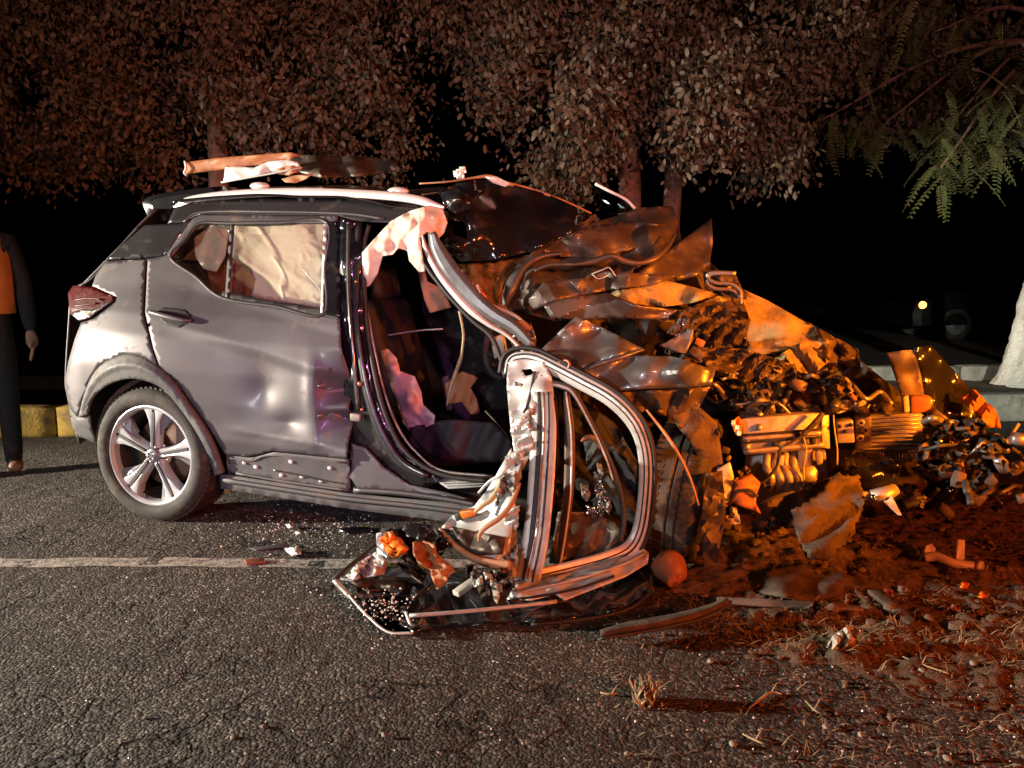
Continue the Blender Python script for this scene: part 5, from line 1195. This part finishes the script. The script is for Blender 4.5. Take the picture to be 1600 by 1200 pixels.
# -- in front of the wreck
t = gthing('plastic_dome', 'cracked orange-brown plastic dome standing on the road under the front wheel', 'dome')
c = CARI @ G(1046, 924, 0.0)
mb = MB().lathe([(0.064, -.05), (0.062, -.02), (.052, .02), (.034, .042), (0.0, .050)], 28)
dm = Matrix.Translation(c + Vector((0, .03, .066))) @ Matrix.Rotation(R(215), 4, 'Z') @ Matrix.Rotation(R(-20), 4, 'X')
mb.v = [dm @ (Vector(q) * (1 + .16 * noise.fractal(Vector(q) * 22, 1, 2, 3))) for q in mb.v]
mb.build('shell', 'orange_and_amber_lit_plastic', t, auto=40, solid=.004)
t = gthing('bumper_strip', 'long curved brown moulding lying on the soil before the front wheel', 'trim')
strip('blade', [(938, 990, .03), (990, 978, .04), (1050, 968, .05), (1100, 955, .05), (1138, 938, .06)], 'muddy', t, 0, [4, 7, 7, 6, 3], -.02, world=LG, solid=.008)
pipe('edge_bead', [(938, 998, .02), (1000, 988, .02), (1060, 976, .03), (1110, 962, .03), (1142, 940, .05)], .006, 'black_plastic', t, world=LG)
t = gthing('steering_link', 'tan bent pipe with a flange lying on the soil right of the engine', 'pipe')
pipe('arm', [(1444, 872, .05), (1462, 870, .06), (1490, 880, .05), (1528, 886, .04)], [.016, .020, .018, .020], 'jar_plastic', t, 10, world=LG)
slab('flange', [(1438, 878, .03), (1448, 852, .09), (1456, 848, .09), (1464, 858, .07), (1456, 874, .04)], 0, .02, 'jar_plastic', t, .005, fn=LG)
slab('stub', [(1494, 874, .06), (1496, 842, .13), (1509, 843, .13), (1508, 876, .05)], 0, .02, 'jar_plastic', t, .006, fn=LG)
MB().tube([LG(1526, 886, .04), LG(1534, 888, .04)], [.026, .028], 14).build('collar', 'jar_plastic', t)
t = gthing('mud_panel', 'broad mud-caked underbody panel lying on the soil below the engine', 'panel')
crumple('sheet', [(1180, 925, .02), (1200, 892, .05), (1250, 880, .07), (1310, 895, .06), (1360, 915, .03), (1330, 930, .02), (1260, 938, .015)], 'muddy', t, lam=120, amp=.015, seed=231, sp=8, nf=2, world=LG, solid=.01)
t = gthing('underbody_strip', 'long flat rail of muddy metal lying across the soil', 'strip')
slab('rail', [(1120, 932, .03), (1250, 938, .035), (1345, 946, .035), (1350, 952, .03), (1240, 946, .03), (1120, 938, .03)], 0, .014, 'metal_dirty', t, .003, fn=LG)
t = gthing('splintered_bar', 'splintered brown bar pointing away from the mud-caked panel', 'bar')
slab('bar', [(1355, 920, .04), (1375, 922, .045), (1430, 966, .03), (1422, 974, .025)], 0, .02, 'muddy', t, .004, fn=LG)
t = gthing('foil_scrap', 'crumpled shiny foil scrap among the soil below the engine', 'foil')
crumple('foil', [(1262, 958, .02), (1268, 942, .06), (1282, 938, .07), (1292, 946, .05), (1276, 956, .03), (1270, 972, .012)], 'chrome', t, lam=12, amp=.01, seed=233, sp=3.5, world=LG)
t = gthing('cloth_scrap', 'pale crumpled paper-like scrap standing up in the soil', 'scrap')
crumple('sheet', [(1292, 1012, .01), (1300, 995, .05), (1325, 978, .08), (1345, 985, .07), (1335, 1002, .03), (1310, 1018, .01)], 'jar_plastic', t, lam=20, amp=.012, seed=234, sp=4, world=LG)
for i, (x, y) in enumerate([(1386, 925), (1480, 905), (1376, 1075), (1505, 915), (1535, 930), (1490, 950)]):
    t = gthing('plastic_shard', 'small glossy plastic shard on the soil right of the engine', 'shard', 'plastic shards right of the engine')
    crumple('shard', [(x - 9, y + 3, .02), (x - 2, y - 6, .05), (x + 10, y - 3, .03), (x + 6, y + 5, .015)], rnd.choice(['amber_lens', 'clear_lens', 'copper_red', 'black_gloss']), t, lam=14, amp=.008, seed=240 + i, sp=3.5, world=LG)
# clods and stones one can tell apart
def ground_thing(name, x, y, r_, mat, label, cat, group, seed, scale=(1, .85, .6), amp=.45, sub=2):
    g = G(x, y); z = soil_z(g.x, g.y)
    v, f = blob(r_, seed, amp, sub, scale)
    a = rnd.uniform(0, 6.28); mt = Matrix.Rotation(a, 3, 'Z')
    v = [mt @ Vector(q) for q in v]; lo = min(q.z for q in v)
    o = link(name, [q + Vector((0, 0, -lo)) for q in v], f, mat, None, label=label, cat=cat, group=group, auto=40)
    o.location = (g.x, g.y, z - r_ * .12)
    return o
k = 0
for x, y, r_ in [(1180, 868, .05), (1150, 850, .045), (1215, 842, .06), (1130, 872, .035), (1195, 880, .03), (1240, 925, .035), (1320, 860, .05), (1350, 838, .04), (1372, 850, .035), (1300, 960, .04), (1330, 965, .045), (1230, 970, .03), (1260, 985, .025), (1390, 960, .04), (1410, 930, .035), (1495, 985, .045), (1450, 975, .03), (1530, 960, .03), (1160, 905, .03), (1100, 935, .025), (1360, 985, .03), (1210, 1000, .02), (1180, 985, .022), (1560, 900, .03), (1545, 850, .03), (1470, 830, .03), (1285, 905, .03), (1345, 905, .03)]:
    k += 1
    ground_thing('earth_clod', x, y, r_ * .62, 'clod', 'brown clod of earth torn up and lying below the crushed engine', 'clod', 'earth clods below the engine', k)
for x, y, r_ in [(1145, 1165, .014), (1345, 1150, .012), (1290, 1138, .012), (1480, 1188, .014), (980, 1180, .010), (600, 1150, .010), (364, 1154, .010), (412, 1137, .009), (36, 1160, .008), (215, 1120, .009), (1565, 1140, .012), (1520, 1040, .016), (1440, 1050, .014), (1110, 1035, .014)]:
    k += 1
    ground_thing('pebble', x, y, r_ * .8, 'kerb_grey', 'pale pebble lying loose on the road surface', 'pebble', 'pale pebbles on the road', k, sub=2, amp=.25)
# tuft of torn roots that throws the long shadow
t = empty('root_clump', None, tuple(G(1008, 1098)), label='upright clump of torn roots and earth casting a shadow on the asphalt', cat='root clump')
mb = MB()
for i in range(26):
    p = Vector((rnd.gauss(0, .012), rnd.gauss(0, .012), 0)); pts = [p]
    for j in range(4): p = p + Vector((rnd.uniform(-.016, .016), rnd.uniform(-.012, .012), rnd.uniform(.008, .026))); pts.append(p)
    mb.tube(pts, [.004, .0035, .003, .002, .001], 5)
mb.build('roots', 'straw', t)
v, f = blob(.026, 4, .6, 2, (1, .8, 1.2)); link('earth', [Vector(q) + Vector((0, 0, .022)) for q in v], f, 'clod', t)
tw = 0
for pts, lb in [([(1170, 1110), (1185, 1098), (1205, 1085), (1222, 1088)], 'forked pale twig lying on the dark soil'), ([(1258, 1098), (1272, 1112), (1282, 1118)], 'short straight twig on the soil before the straw'), ([(1160, 1150), (1180, 1160), (1194, 1166)], 'thick pale splinter of wood on the gravelly asphalt'), ([(1410, 1030), (1440, 1042), (1482, 1058)], 'long woody stalk lying across the straw'), ([(938, 1085), (955, 1088), (972, 1084)], 'flat grey leaf-like shred on the asphalt beside the root clump')]:
    tw += 1
    t = empty('twig', None, None, label=lb, cat='twig')
    P = [G(x, y, 0) for x, y in pts]; P = [p + Vector((0, 0, soil_z(p.x, p.y) + .006)) for p in P]
    MB().tube(P, [.002] + [.0032] * (len(P) - 2) + [.0015], 7, 4).build('stem', 'straw', t)
    a = P[len(P) // 2]; MB().tube([a, a + Vector((.02, .015, .02)), a + Vector((.05, .02, .015))], [.0018, .0014, .0007], 6).build('side_shoot', 'straw', t)
# ================================================================== TREES
M('bark', (0.19, 0.115, 0.09), 0.9, 0.0, 0.4, 14, 0.012, 34)
M('bark_limed', (0.76, 0.76, 0.70), 0.85, 0.0, 0.12, 10, 0.03, 22, grime=0.16, gcol=(0.28, 0.13, 0.08), gs=8)
M('leaf_brown', (0.110, 0.085, 0.055), 0.6, 0.0, 0.75, 7, spec=0.45)
M('leaf_green', (0.080, 0.105, 0.032), 0.45, 0.0, 0.4, 3, spec=0.45)
def trunk_mesh(base, top, r0, r1, seed, n=18, m=28, lump=0.10, flare=0.5):
    v, f = [], []
    b, t_ = Vector(base), Vector(top)
    for i in range(m + 1):
        u = i / m; c = b.lerp(t_, u) + Vector((math.sin(u * 5 + seed), math.cos(u * 4 + seed * 2), 0)) * 0.02 * u
        r_ = r0 + (r1 - r0) * u + flare * r0 * math.exp(-u * 14)
        for k in range(n):
            a = 2 * math.pi * k / n; d = Vector((math.cos(a), math.sin(a), 0))
            q = 1 + lump * noise.fractal(Vector((d.x * 1.6, d.y * 1.6, c.z * 2.2 + seed)), 1, 2, 4)
            q += lump * .35 * noise.fractal(Vector((d.x * 5, d.y * 5, c.z * 9 + seed)), 1, 2, 3)
            v.append(c + d * r_ * q)
    for i in range(m):
        for k in range(n): f.append((i * n + k, i * n + (k + 1) % n, (i + 1) * n + (k + 1) % n, (i + 1) * n + k))
    f.append(tuple(m * n + k for k in range(n)))
    return v, f
LEAF = np.array([(0, 0, 0), (.30, .22, .02), (.68, .24, .0), (1, 0, -.06), (.68, -.24, .0), (.30, -.22, .02)])
LF = np.array([(0, 1, 5, 5), (1, 2, 4, 5), (2, 3, 4, 4)])
def leaves(n_cl, center_fn, per, spread, size, rs, droop=0.5):
    """clusters of leaves; returns verts, quads/tris as arrays"""
    V = []
    for _ in range(n_cl):
        c = center_fn(rs)
        if c is None: continue
        k = rs.randint(per[0], per[1])
        tw = rs.normal(0, 1, 3); tw[2] -= 1.2; tw /= np.linalg.norm(tw)
        for j in range(k):
            u = rs.uniform(0, 1)
            p = c + tw * (u - .5) * spread * 2 + rs.normal(0, spread * .38, 3)
            d = tw * .7 + rs.normal(0, .6, 3); d[2] -= .55; d /= np.linalg.norm(d)
            nrm = rs.normal(0, 1, 3); nrm[1] -= .5; nrm -= d * nrm.dot(d); nrm /= np.linalg.norm(nrm) + 1e-9
            s = np.cross(nrm, d); l = size * rs.uniform(.65, 1.3)
            V.append(p + l * (LEAF[:, :1] * d + LEAF[:, 1:2] * s + LEAF[:, 2:] * nrm))
    V = np.concatenate(V); n = len(V) // 6
    base = np.arange(n)[:, None] * 6
    T = np.array([(0, 1, 5), (1, 2, 4), (1, 4, 5), (2, 3, 4)])
    F = (base[:, :, None] + T[None]).reshape(-1, 3)
    return V, F
def crown_fn(lumps, hole=0.0):
    w_ = np.array([l[3] * l[4] * l[5] for l in lumps]) ** 0.8; w_ = w_ / w_.sum()
    def fn(rs):
        l = lumps[rs.choice(len(lumps), p=w_)]
        d = rs.normal(0, 1, 3); d /= np.linalg.norm(d); r_ = rs.uniform(.25, 1) ** .45
        p = np.array(l[:3]) + d * r_ * np.array(l[3:6])
        g = noise.noise(Vector((p[0] * 2.1, p[1] * 2.1, p[2] * 1.8)))
        if g < 0.09 + hole: return None
        return p
    return fn
def wl(x, y, Y, rx, rz, ry):
    p = W(x, y, Y); return (p.x, p.y, p.z, rx, ry, rz)
def tree(name, label, trunks, lumps, ncl, mat, seed, size=.085, per=(16, 30), spread=.17, bark='bark', group=None, limbs=True):
    base = Vector(trunks[0][0])
    t = empty(name, None, tuple(base), label=label, cat='tree', group=group)
    for i, (b, tp, r0, r1) in enumerate(trunks):
        v, f = trunk_mesh(b, tp, r0, r1, seed + i)
        link('trunk', [q - base for q in v], f, bark, t)
        if limbs:
            for k, l in enumerate(lumps):
                if k % len(trunks) != i: continue
                mb = MB(); e = Vector(l[:3]); s0 = Vector(b).lerp(Vector(tp), .80)
                mid = s0.lerp(e, .5) + Vector((0, 0, .12))
                mb.tube([s0 - base, mid - base, e - base], [r1 * .7, r1 * .4, r1 * .12], 8, 5)
                for _ in range(3):
                    q = e + Vector((rnd.uniform(-1, 1) * l[3], rnd.uniform(-1, 1) * l[4], rnd.uniform(-1, .6) * l[5])) * .8
                    mb.tube([mid - base, mid.lerp(q, .5) - base + Vector((0, 0, .08)), q - base], [r1 * .25, r1 * .14, r1 * .04], 6, 4)
                mb.build('limb', bark, t)
    V, F = leaves(ncl, crown_fn(lumps), per, spread, size, np.random.RandomState(seed))
    np_obj('crown', V - np.array(base), F, mat, t, smooth=False, kind='stuff')
    return t
def gb(x, Y, z=.1): 
    p = W(x, 440, Y); return Vector((p.x, Y, z))
# left tree behind the tail of the car
tree('roadside_tree', 'dense dark tree with a single straight trunk behind the car roof', [(gb(335, 6.35), W(335, 130, 6.35), .085, .07)],
     [wl(80, 150, 7.0, .75, .75, .7), wl(250, 60, 6.9, .8, .8, .7), wl(230, 205, 6.7, .62, .48, .5), wl(440, 70, 6.8, .8, .7, .7), wl(450, 180, 6.6, .6, .5, .5), wl(310, -60, 7.2, 1.2, .7, .9), wl(60, 20, 7.2, .8, .7, .7), wl(580, 200, 6.7, .55, .45, .5), wl(590, 60, 6.8, .7, .7, .7), wl(-60, 60, 7.0, .8, .9, .8), wl(335, 140, 6.25, .40, .26, .25), wl(330, 30, 6.4, .5, .5, .3)], 5200, 'leaf_brown', 11, size=.055, per=(22, 40), spread=.20, limbs=False)
tree('roadside_tree', 'twin-trunked tree whose leafy crown hangs over the crushed bonnet', [(gb(992, 7.3), W(978, 60, 7.3), .125, .09), (gb(1040, 7.5), W(1062, 30, 7.5), .10, .07)],
     [wl(830, 110, 6.8, .5, .6, .6), wl(800, 0, 7.0, .7, .55, .7), wl(880, 190, 6.6, .50, .45, .5), wl(960, 80, 6.8, .75, .7, .6), wl(1100, 130, 6.6, .75, .6, .6), wl(1085, 185, 6.5, .45, .30, .4), wl(985, 165, 6.5, .4, .3, .4), wl(1200, 170, 6.7, .55, .50, .5), wl(1180, 50, 6.8, .8, .7, .7), wl(1000, -60, 7.2, 1.4, .7, .9), wl(880, 262, 6.7, .32, .18, .3), wl(1165, 245, 6.8, .42, .22, .4)], 5000, 'leaf_brown', 23, size=.060, per=(22, 40), spread=.21)
# dim tree behind at the right
tree('background_tree', 'dim reddish tree crown hanging behind the lime-washed trunk', [(gb(1690, 8.9), W(1670, 60, 8.9), .10, .07)],
     [wl(1380, 110, 8.6, .9, .7, .6), wl(1530, 50, 8.8, 1.0, .8, .7), wl(1300, 40, 8.8, .9, .8, .6), wl(1570, 150, 8.6, .8, .6, .6), wl(1450, 170, 8.5, .6, .4, .5), wl(1400, -40, 9.0, 1.4, .8, .8)], 1700, 'leaf_brown', 37, size=.075, limbs=False)
# lime-washed tree with feathery leaves
b = G(1596, 602, .11)
t = empty('limed_tree', None, tuple(b), label='thick tree trunk painted white with lime standing on the median', cat='tree')
v, f = trunk_mesh(b, b + Vector((.42, .15, 2.3)), .20, .13, 5, 36, 70, .24, .28)
link('trunk', [q - b for q in v], f, 'bark_limed', t)
v, f = trunk_mesh(b + Vector((.42, .15, 2.28)), b + Vector((.1, -.2, 4.0)), .118, .07, 6, 16, 12, .2, 0)
link('upper_trunk', [q - b for q in v], f, 'bark', t)
# fronds: rachis with paired leaflets
fr_v, fr_f = [], []
rs = np.random.RandomState(55); mb = MB(); 
def frond(p, d, ln, nl, ll):
    P = []
    for i in range(nl + 1):
        u = i / nl; P.append(np.array(p) + np.array(d) * ln * u + np.array([0, 0, -1]) * ln * .35 * u * u)
    mb.tube([q - np.array(b) for q in P], [.003 * (1 - .6 * i / nl) for i in range(nl + 1)], 4, 0, False)
    side = np.cross(d, [0, 0, 1.0]) + rs.normal(0, .25, 3); side /= np.linalg.norm(side)
    nrm0 = np.cross(side, d)
    for i in range(1, nl + 1):
        dd = P[i] - P[i - 1]; dd /= np.linalg.norm(dd)
        for sg in (-1, 1):
            l = ll * (1 - .45 * abs(i / nl - .45)) * rs.uniform(.85, 1.1)
            dr = sg * side * .85 + dd * .45 + rs.normal(0, .06, 3); dr /= np.linalg.norm(dr)
            s_ = np.cross(nrm0, dr); s_ /= np.linalg.norm(s_) + 1e-9
            fr_v.append(P[i] + l * (LEAF[:, :1] * dr + LEAF[:, 1:2] * s_ * .9 + LEAF[:, 2:] * nrm0) - np.array(b))
def frond_mass(x, y, Y, sx, sy, sY, n, ln=.27):
    for _ in range(n):
        p = np.array(W(x + rs.normal(0, sx), y + rs.normal(0, sy), Y + rs.normal(0, sY)))
        a = rs.uniform(0, 6.28); d = np.array([math.cos(a) * .8, math.sin(a) * .6 - .1, -rs.uniform(.1, 1.0)]); d /= np.linalg.norm(d)
        frond(p, d, ln * rs.uniform(.7, 1.2), 12, .052)
frond_mass(1385, 200, 7.0, 26, 18, .25, 26)
frond_mass(1480, 215, 6.8, 40, 26, .25, 46)
frond_mass(1560, 170, 7.0, 40, 30, .3, 46)
frond_mass(1255, 205, 7.1, 22, 16, .25, 16)
frond_mass(1310, 190, 7.1, 30, 20, .25, 16)
frond_mass(1460, 60, 7.2, 90, 50, .4, 70)
frond_mass(1600, 90, 7.2, 60, 60, .4, 40)
frond_mass(1470, 268, 6.4, 12, 8, .08, 7, .30)
frond_mass(1550, 225, 6.5, 20, 10, .1, 10, .30)
V = np.concatenate(fr_v); n = len(V) // 6
F = ((np.arange(n)[:, None] * 6)[:, :, None] + np.array([(0, 1, 5), (1, 2, 4), (1, 4, 5), (2, 3, 4)])[None]).reshape(-1, 3)
np_obj('fronds', V, F, 'leaf_green', t, smooth=False, kind='stuff')
mb.build('leaf_stalks', 'bark', t, kind='stuff')
bt = b + Vector((.15, -.1, 3.3))
for x, y, Y in [(1385, 190, 7.0), (1480, 200, 6.8), (1560, 160, 7.0), (1280, 190, 7.1), (1460, 50, 7.2), (1600, 80, 7.2), (1470, 262, 6.4)]:
    e_ = W(x, y, Y); MB().tube([bt - b, (bt + e_) / 2 - b + Vector((0, 0, .25)), e_ - b], [.04, .02, .006], 7, 6).build('limb', 'bark', t)

# ================================================================== FAR CAR
M('far_paint', (0.012, 0.012, 0.014), 0.3, 0.2, 0.1, 4, coat=.5)
M('lamp_lit', (0.9, 0.4, 0.05), 0.3, 0, 0.1, 5, emit=(1.0, 0.36, 0.05), es=9.0)
fcm = Matrix.Translation((W(1440, 500, 15.0).x - .12, 15.0, 0)) @ Matrix.Rotation(R(0), 4, 'Z')
fc = empty('parked_car', fcm, label='dark car beyond the median with its amber front indicator lit', cat='car')
prof = [(0.0, .30), (-.02, .55), (.06, .76), (.55, .92), (1.0, .98), (1.55, 1.36), (2.0, 1.46), (2.9, 1.44), (3.6, 1.12), (4.15, 1.02), (4.25, .80), (4.22, .35)]
n = len(prof); v, f = [], []
lv = [(0.0, 0.94), (0.08, 1.0), (.86, 1.02), (1.64, 1.0), (1.72, .94)]
for y, k in lv:
    for x, z in prof: v.append((2.1 + (x - 2.1) * k, y + (0.14 if (z > 1.0 and y < .5) else (-.14 if (z > 1.0 and y > 1.2) else 0)), z))
for j in range(4):
    for i in range(n): f.append((j * n + i, j * n + (i + 1) % n, (j + 1) * n + (i + 1) % n, (j + 1) * n + i))
f += [tuple(range(n)), tuple(range(4 * n, 5 * n))]
link('body', v, f, 'far_paint', fc, auto=30)
for x in (.80, 3.40):
    for y in (-.01, 1.53):
        w_ = MB().lathe([(.20, .02), (.24, .0), (.30, .0), (.32, .03), (.32, .18), (.2, .19)], 32, (x, y, .32)).build('wheel', 'rubber', fc)
        MB().lathe([(0.0, .02), (.05, .015), (.06, .03), (.17, .03), (.2, .015), (.205, .04)], 24, (x, y, .32)).build('hubcap', 'alloy_dark', w_)
MB().lathe([(0, -.02), (.05, -.015), (.065, .0), (.07, .03)], 20, (.13, -.005, .70)).build('indicator_lamp', 'lamp_lit', fc)
MB().box((.10, .45, .64), (.1, .35, .12), None, .03).build('headlamp', 'dark_glass', fc)
MB().prism([(1.15, 1.0), (1.6, 1.32), (2.05, 1.40), (2.1, 1.0)], .03, .12).build('side_window', 'dark_glass', fc, smooth=False)
MB().prism([(2.18, 1.0), (2.14, 1.40), (2.85, 1.38), (3.4, 1.08)], .03, .12).build('side_window', 'dark_glass', fc, smooth=False)
MB().box((1.2, -.1, 1.0), (.12, .18, .12), None, .03).build('mirror', 'far_paint', fc)
MB().tube([(2.0, -.02, .84), (2.2, -.02, .84)], .012, 8).build('door_handle', 'silver', fc)

# ================================================================== PERSON at the left edge
M('cloth_black', (0.009, 0.009, 0.010), 0.9, 0, 0.3, 10, 0.004, 40)
M('vest_orange', (0.62, 0.20, 0.03), 0.7, 0, 0.15, 10, 0.003, 40)
M('skin', (0.33, 0.19, 0.13), 0.55, 0, 0.12, 14)
M('shoe', (0.16, 0.08, 0.055), 0.6, 0, 0.2, 14)
M('hair', (0.012, 0.010, 0.009), 0.7, 0, 0.2, 40, 0.004, 90)
PX, PY = -3.18, 4.60
pe = empty('person', Matrix.Translation((PX, PY, 0)) @ Matrix.Rotation(R(30), 4, 'Z'), label='person in black clothes and orange vest standing beside the rear bumper', cat='person')
def skin(name, V, E, Rr, mat, parent, sub=2, root=0):
    me = bpy.data.meshes.new(name); me.from_pydata(V, E, []); me.update()
    o = bpy.data.objects.new(name, me); COL.objects.link(o); o.parent = parent
    md = o.modifiers.new('skin', 'SKIN'); md.use_smooth_shade = True
    if not me.skin_vertices: 
        bpy.context.view_layer.objects.active = o
    for i, r_ in enumerate(Rr):
        a = r_ if hasattr(r_, '__len__') else (r_, r_)
        me.skin_vertices[0].data[i].radius = a
        me.skin_vertices[0].data[i].use_root = (i == root)
    s = o.modifiers.new('sub', 'SUBSURF'); s.levels = sub; s.render_levels = sub
    me.materials.append(MATS[mat]); return o
# facing -y (towards the camera); x right of the picture
V = [(0, 0, .92), (0, 0, 1.06), (0, -.005, 1.24), (0, 0, 1.40), (0, .005, 1.475), (0, -.01, 1.54), (0, -.015, 1.63), (0, -.01, 1.71),
     (.095, 0, .88), (.11, -.015, .50), (.115, .01, .10), (.118, -.10, .035),
     (-.095, 0, .88), (-.12, -.01, .50), (-.13, .02, .10), (-.135, -.09, .035),
     (.175, 0, 1.385), (.235, .02, 1.12), (.255, -.04, .90), (.258, -.06, .845),
     (-.175, 0, 1.385), (-.235, .02, 1.12), (-.255, -.04, .90), (-.258, -.06, .845)]
Ed = [(0, 1), (1, 2), (2, 3), (3, 4), (4, 5), (5, 6), (6, 7), (0, 8), (8, 9), (9, 10), (10, 11), (0, 12), (12, 13), (13, 14), (14, 15), (3, 16), (16, 17), (17, 18), (18, 19), (3, 20), (20, 21), (21, 22), (22, 23)]
Rr = [(.15, .11), (.145, .10), (.16, .115), (.13, .09), (.058, .055), (.07, .08), (.078, .095), (.055, .065), (.092, .09), (.070, .068), (.058, .056), (.045, .035), (.092, .09), (.070, .068), (.058, .056), (.045, .035), (.068, .066), (.054, .054), (.045, .043), (.030, .022), (.068, .066), (.054, .054), (.045, .043), (.030, .022)]
body = skin('body', V, Ed, Rr, 'cloth_black', pe)
skin('face', [(0, -.02, 1.50), (0, -.035, 1.58), (0, -.05, 1.65), (0, -.04, 1.70)], [(0, 1), (1, 2), (2, 3)], [(.055, .05), (.074, .08), (.076, .085), (.05, .05)], 'skin', pe)
skin('nose', [(0, -.135, 1.585), (0, -.125, 1.63)], [(0, 1)], [.013, .009], 'skin', pe)
for sg in (-1, 1):
    skin('ear', [(sg * .082, -.03, 1.60), (sg * .086, -.025, 1.635)], [(0, 1)], [.014, .014], 'skin', pe)
v, f = blob(1, 2, .12, 3, (.086, .105, .085)); link('hair', [Vector(q) + Vector((0, .0, 1.695)) for q in v if True], f, 'hair', pe)
for sg in (-1, 1):
    V2 = [(sg * .257, -.055, .86), (sg * .262, -.075, .80), (sg * .264, -.085, .765)]; E2 = [(0, 1), (1, 2)]; R2 = [(.026, .02), (.040, .018), (.036, .016)]
    for k, (dy, ln) in enumerate([(-.030, .066), (-.010, .078), (.010, .074), (.028, .058)]):
        b0 = len(V2); V2 += [(sg * .264, -.085 + dy, .752), (sg * .258, -.095 + dy, .752 - ln * .55), (sg * .246, -.095 + dy, .752 - ln)]
        E2 += [(2, b0), (b0, b0 + 1), (b0 + 1, b0 + 2)]; R2 += [.0095, .0088, .0075]
    b0 = len(V2); V2 += [(sg * .258, -.115, .79), (sg * .250, -.135, .755)]; E2 += [(1, b0), (b0, b0 + 1)]; R2 += [.011, .009]
    skin('hand', V2, E2, R2, 'skin', pe, 1)
    skin('shoe', [(sg * .118, .03, .045), (sg * .122, -.06, .042), (sg * .13, -.15, .034)], [(0, 1), (1, 2)], [(.045, .042), (.048, .040), (.040, .030)], 'shoe', pe)
# vest: closed shell round the torso
v, f = [], []
lev = [(.96, .185, .145), (1.06, .180, .138), (1.18, .188, .145), (1.30, .190, .140), (1.40, .165, .118), (1.46, .105, .095)]
for z, a, b2 in lev:
    for k in range(28):
        an = 2 * math.pi * k / 28; v.append((a * math.cos(an) * (1 + .02 * math.sin(5 * an + z * 20)), b2 * math.sin(an), z))
for j in range(len(lev) - 1):
    for k in range(28): f.append((j * 28 + k, j * 28 + (k + 1) % 28, (j + 1) * 28 + (k + 1) % 28, (j + 1) * 28 + k))
link('vest', v, f, 'vest_orange', pe, solid=.006)
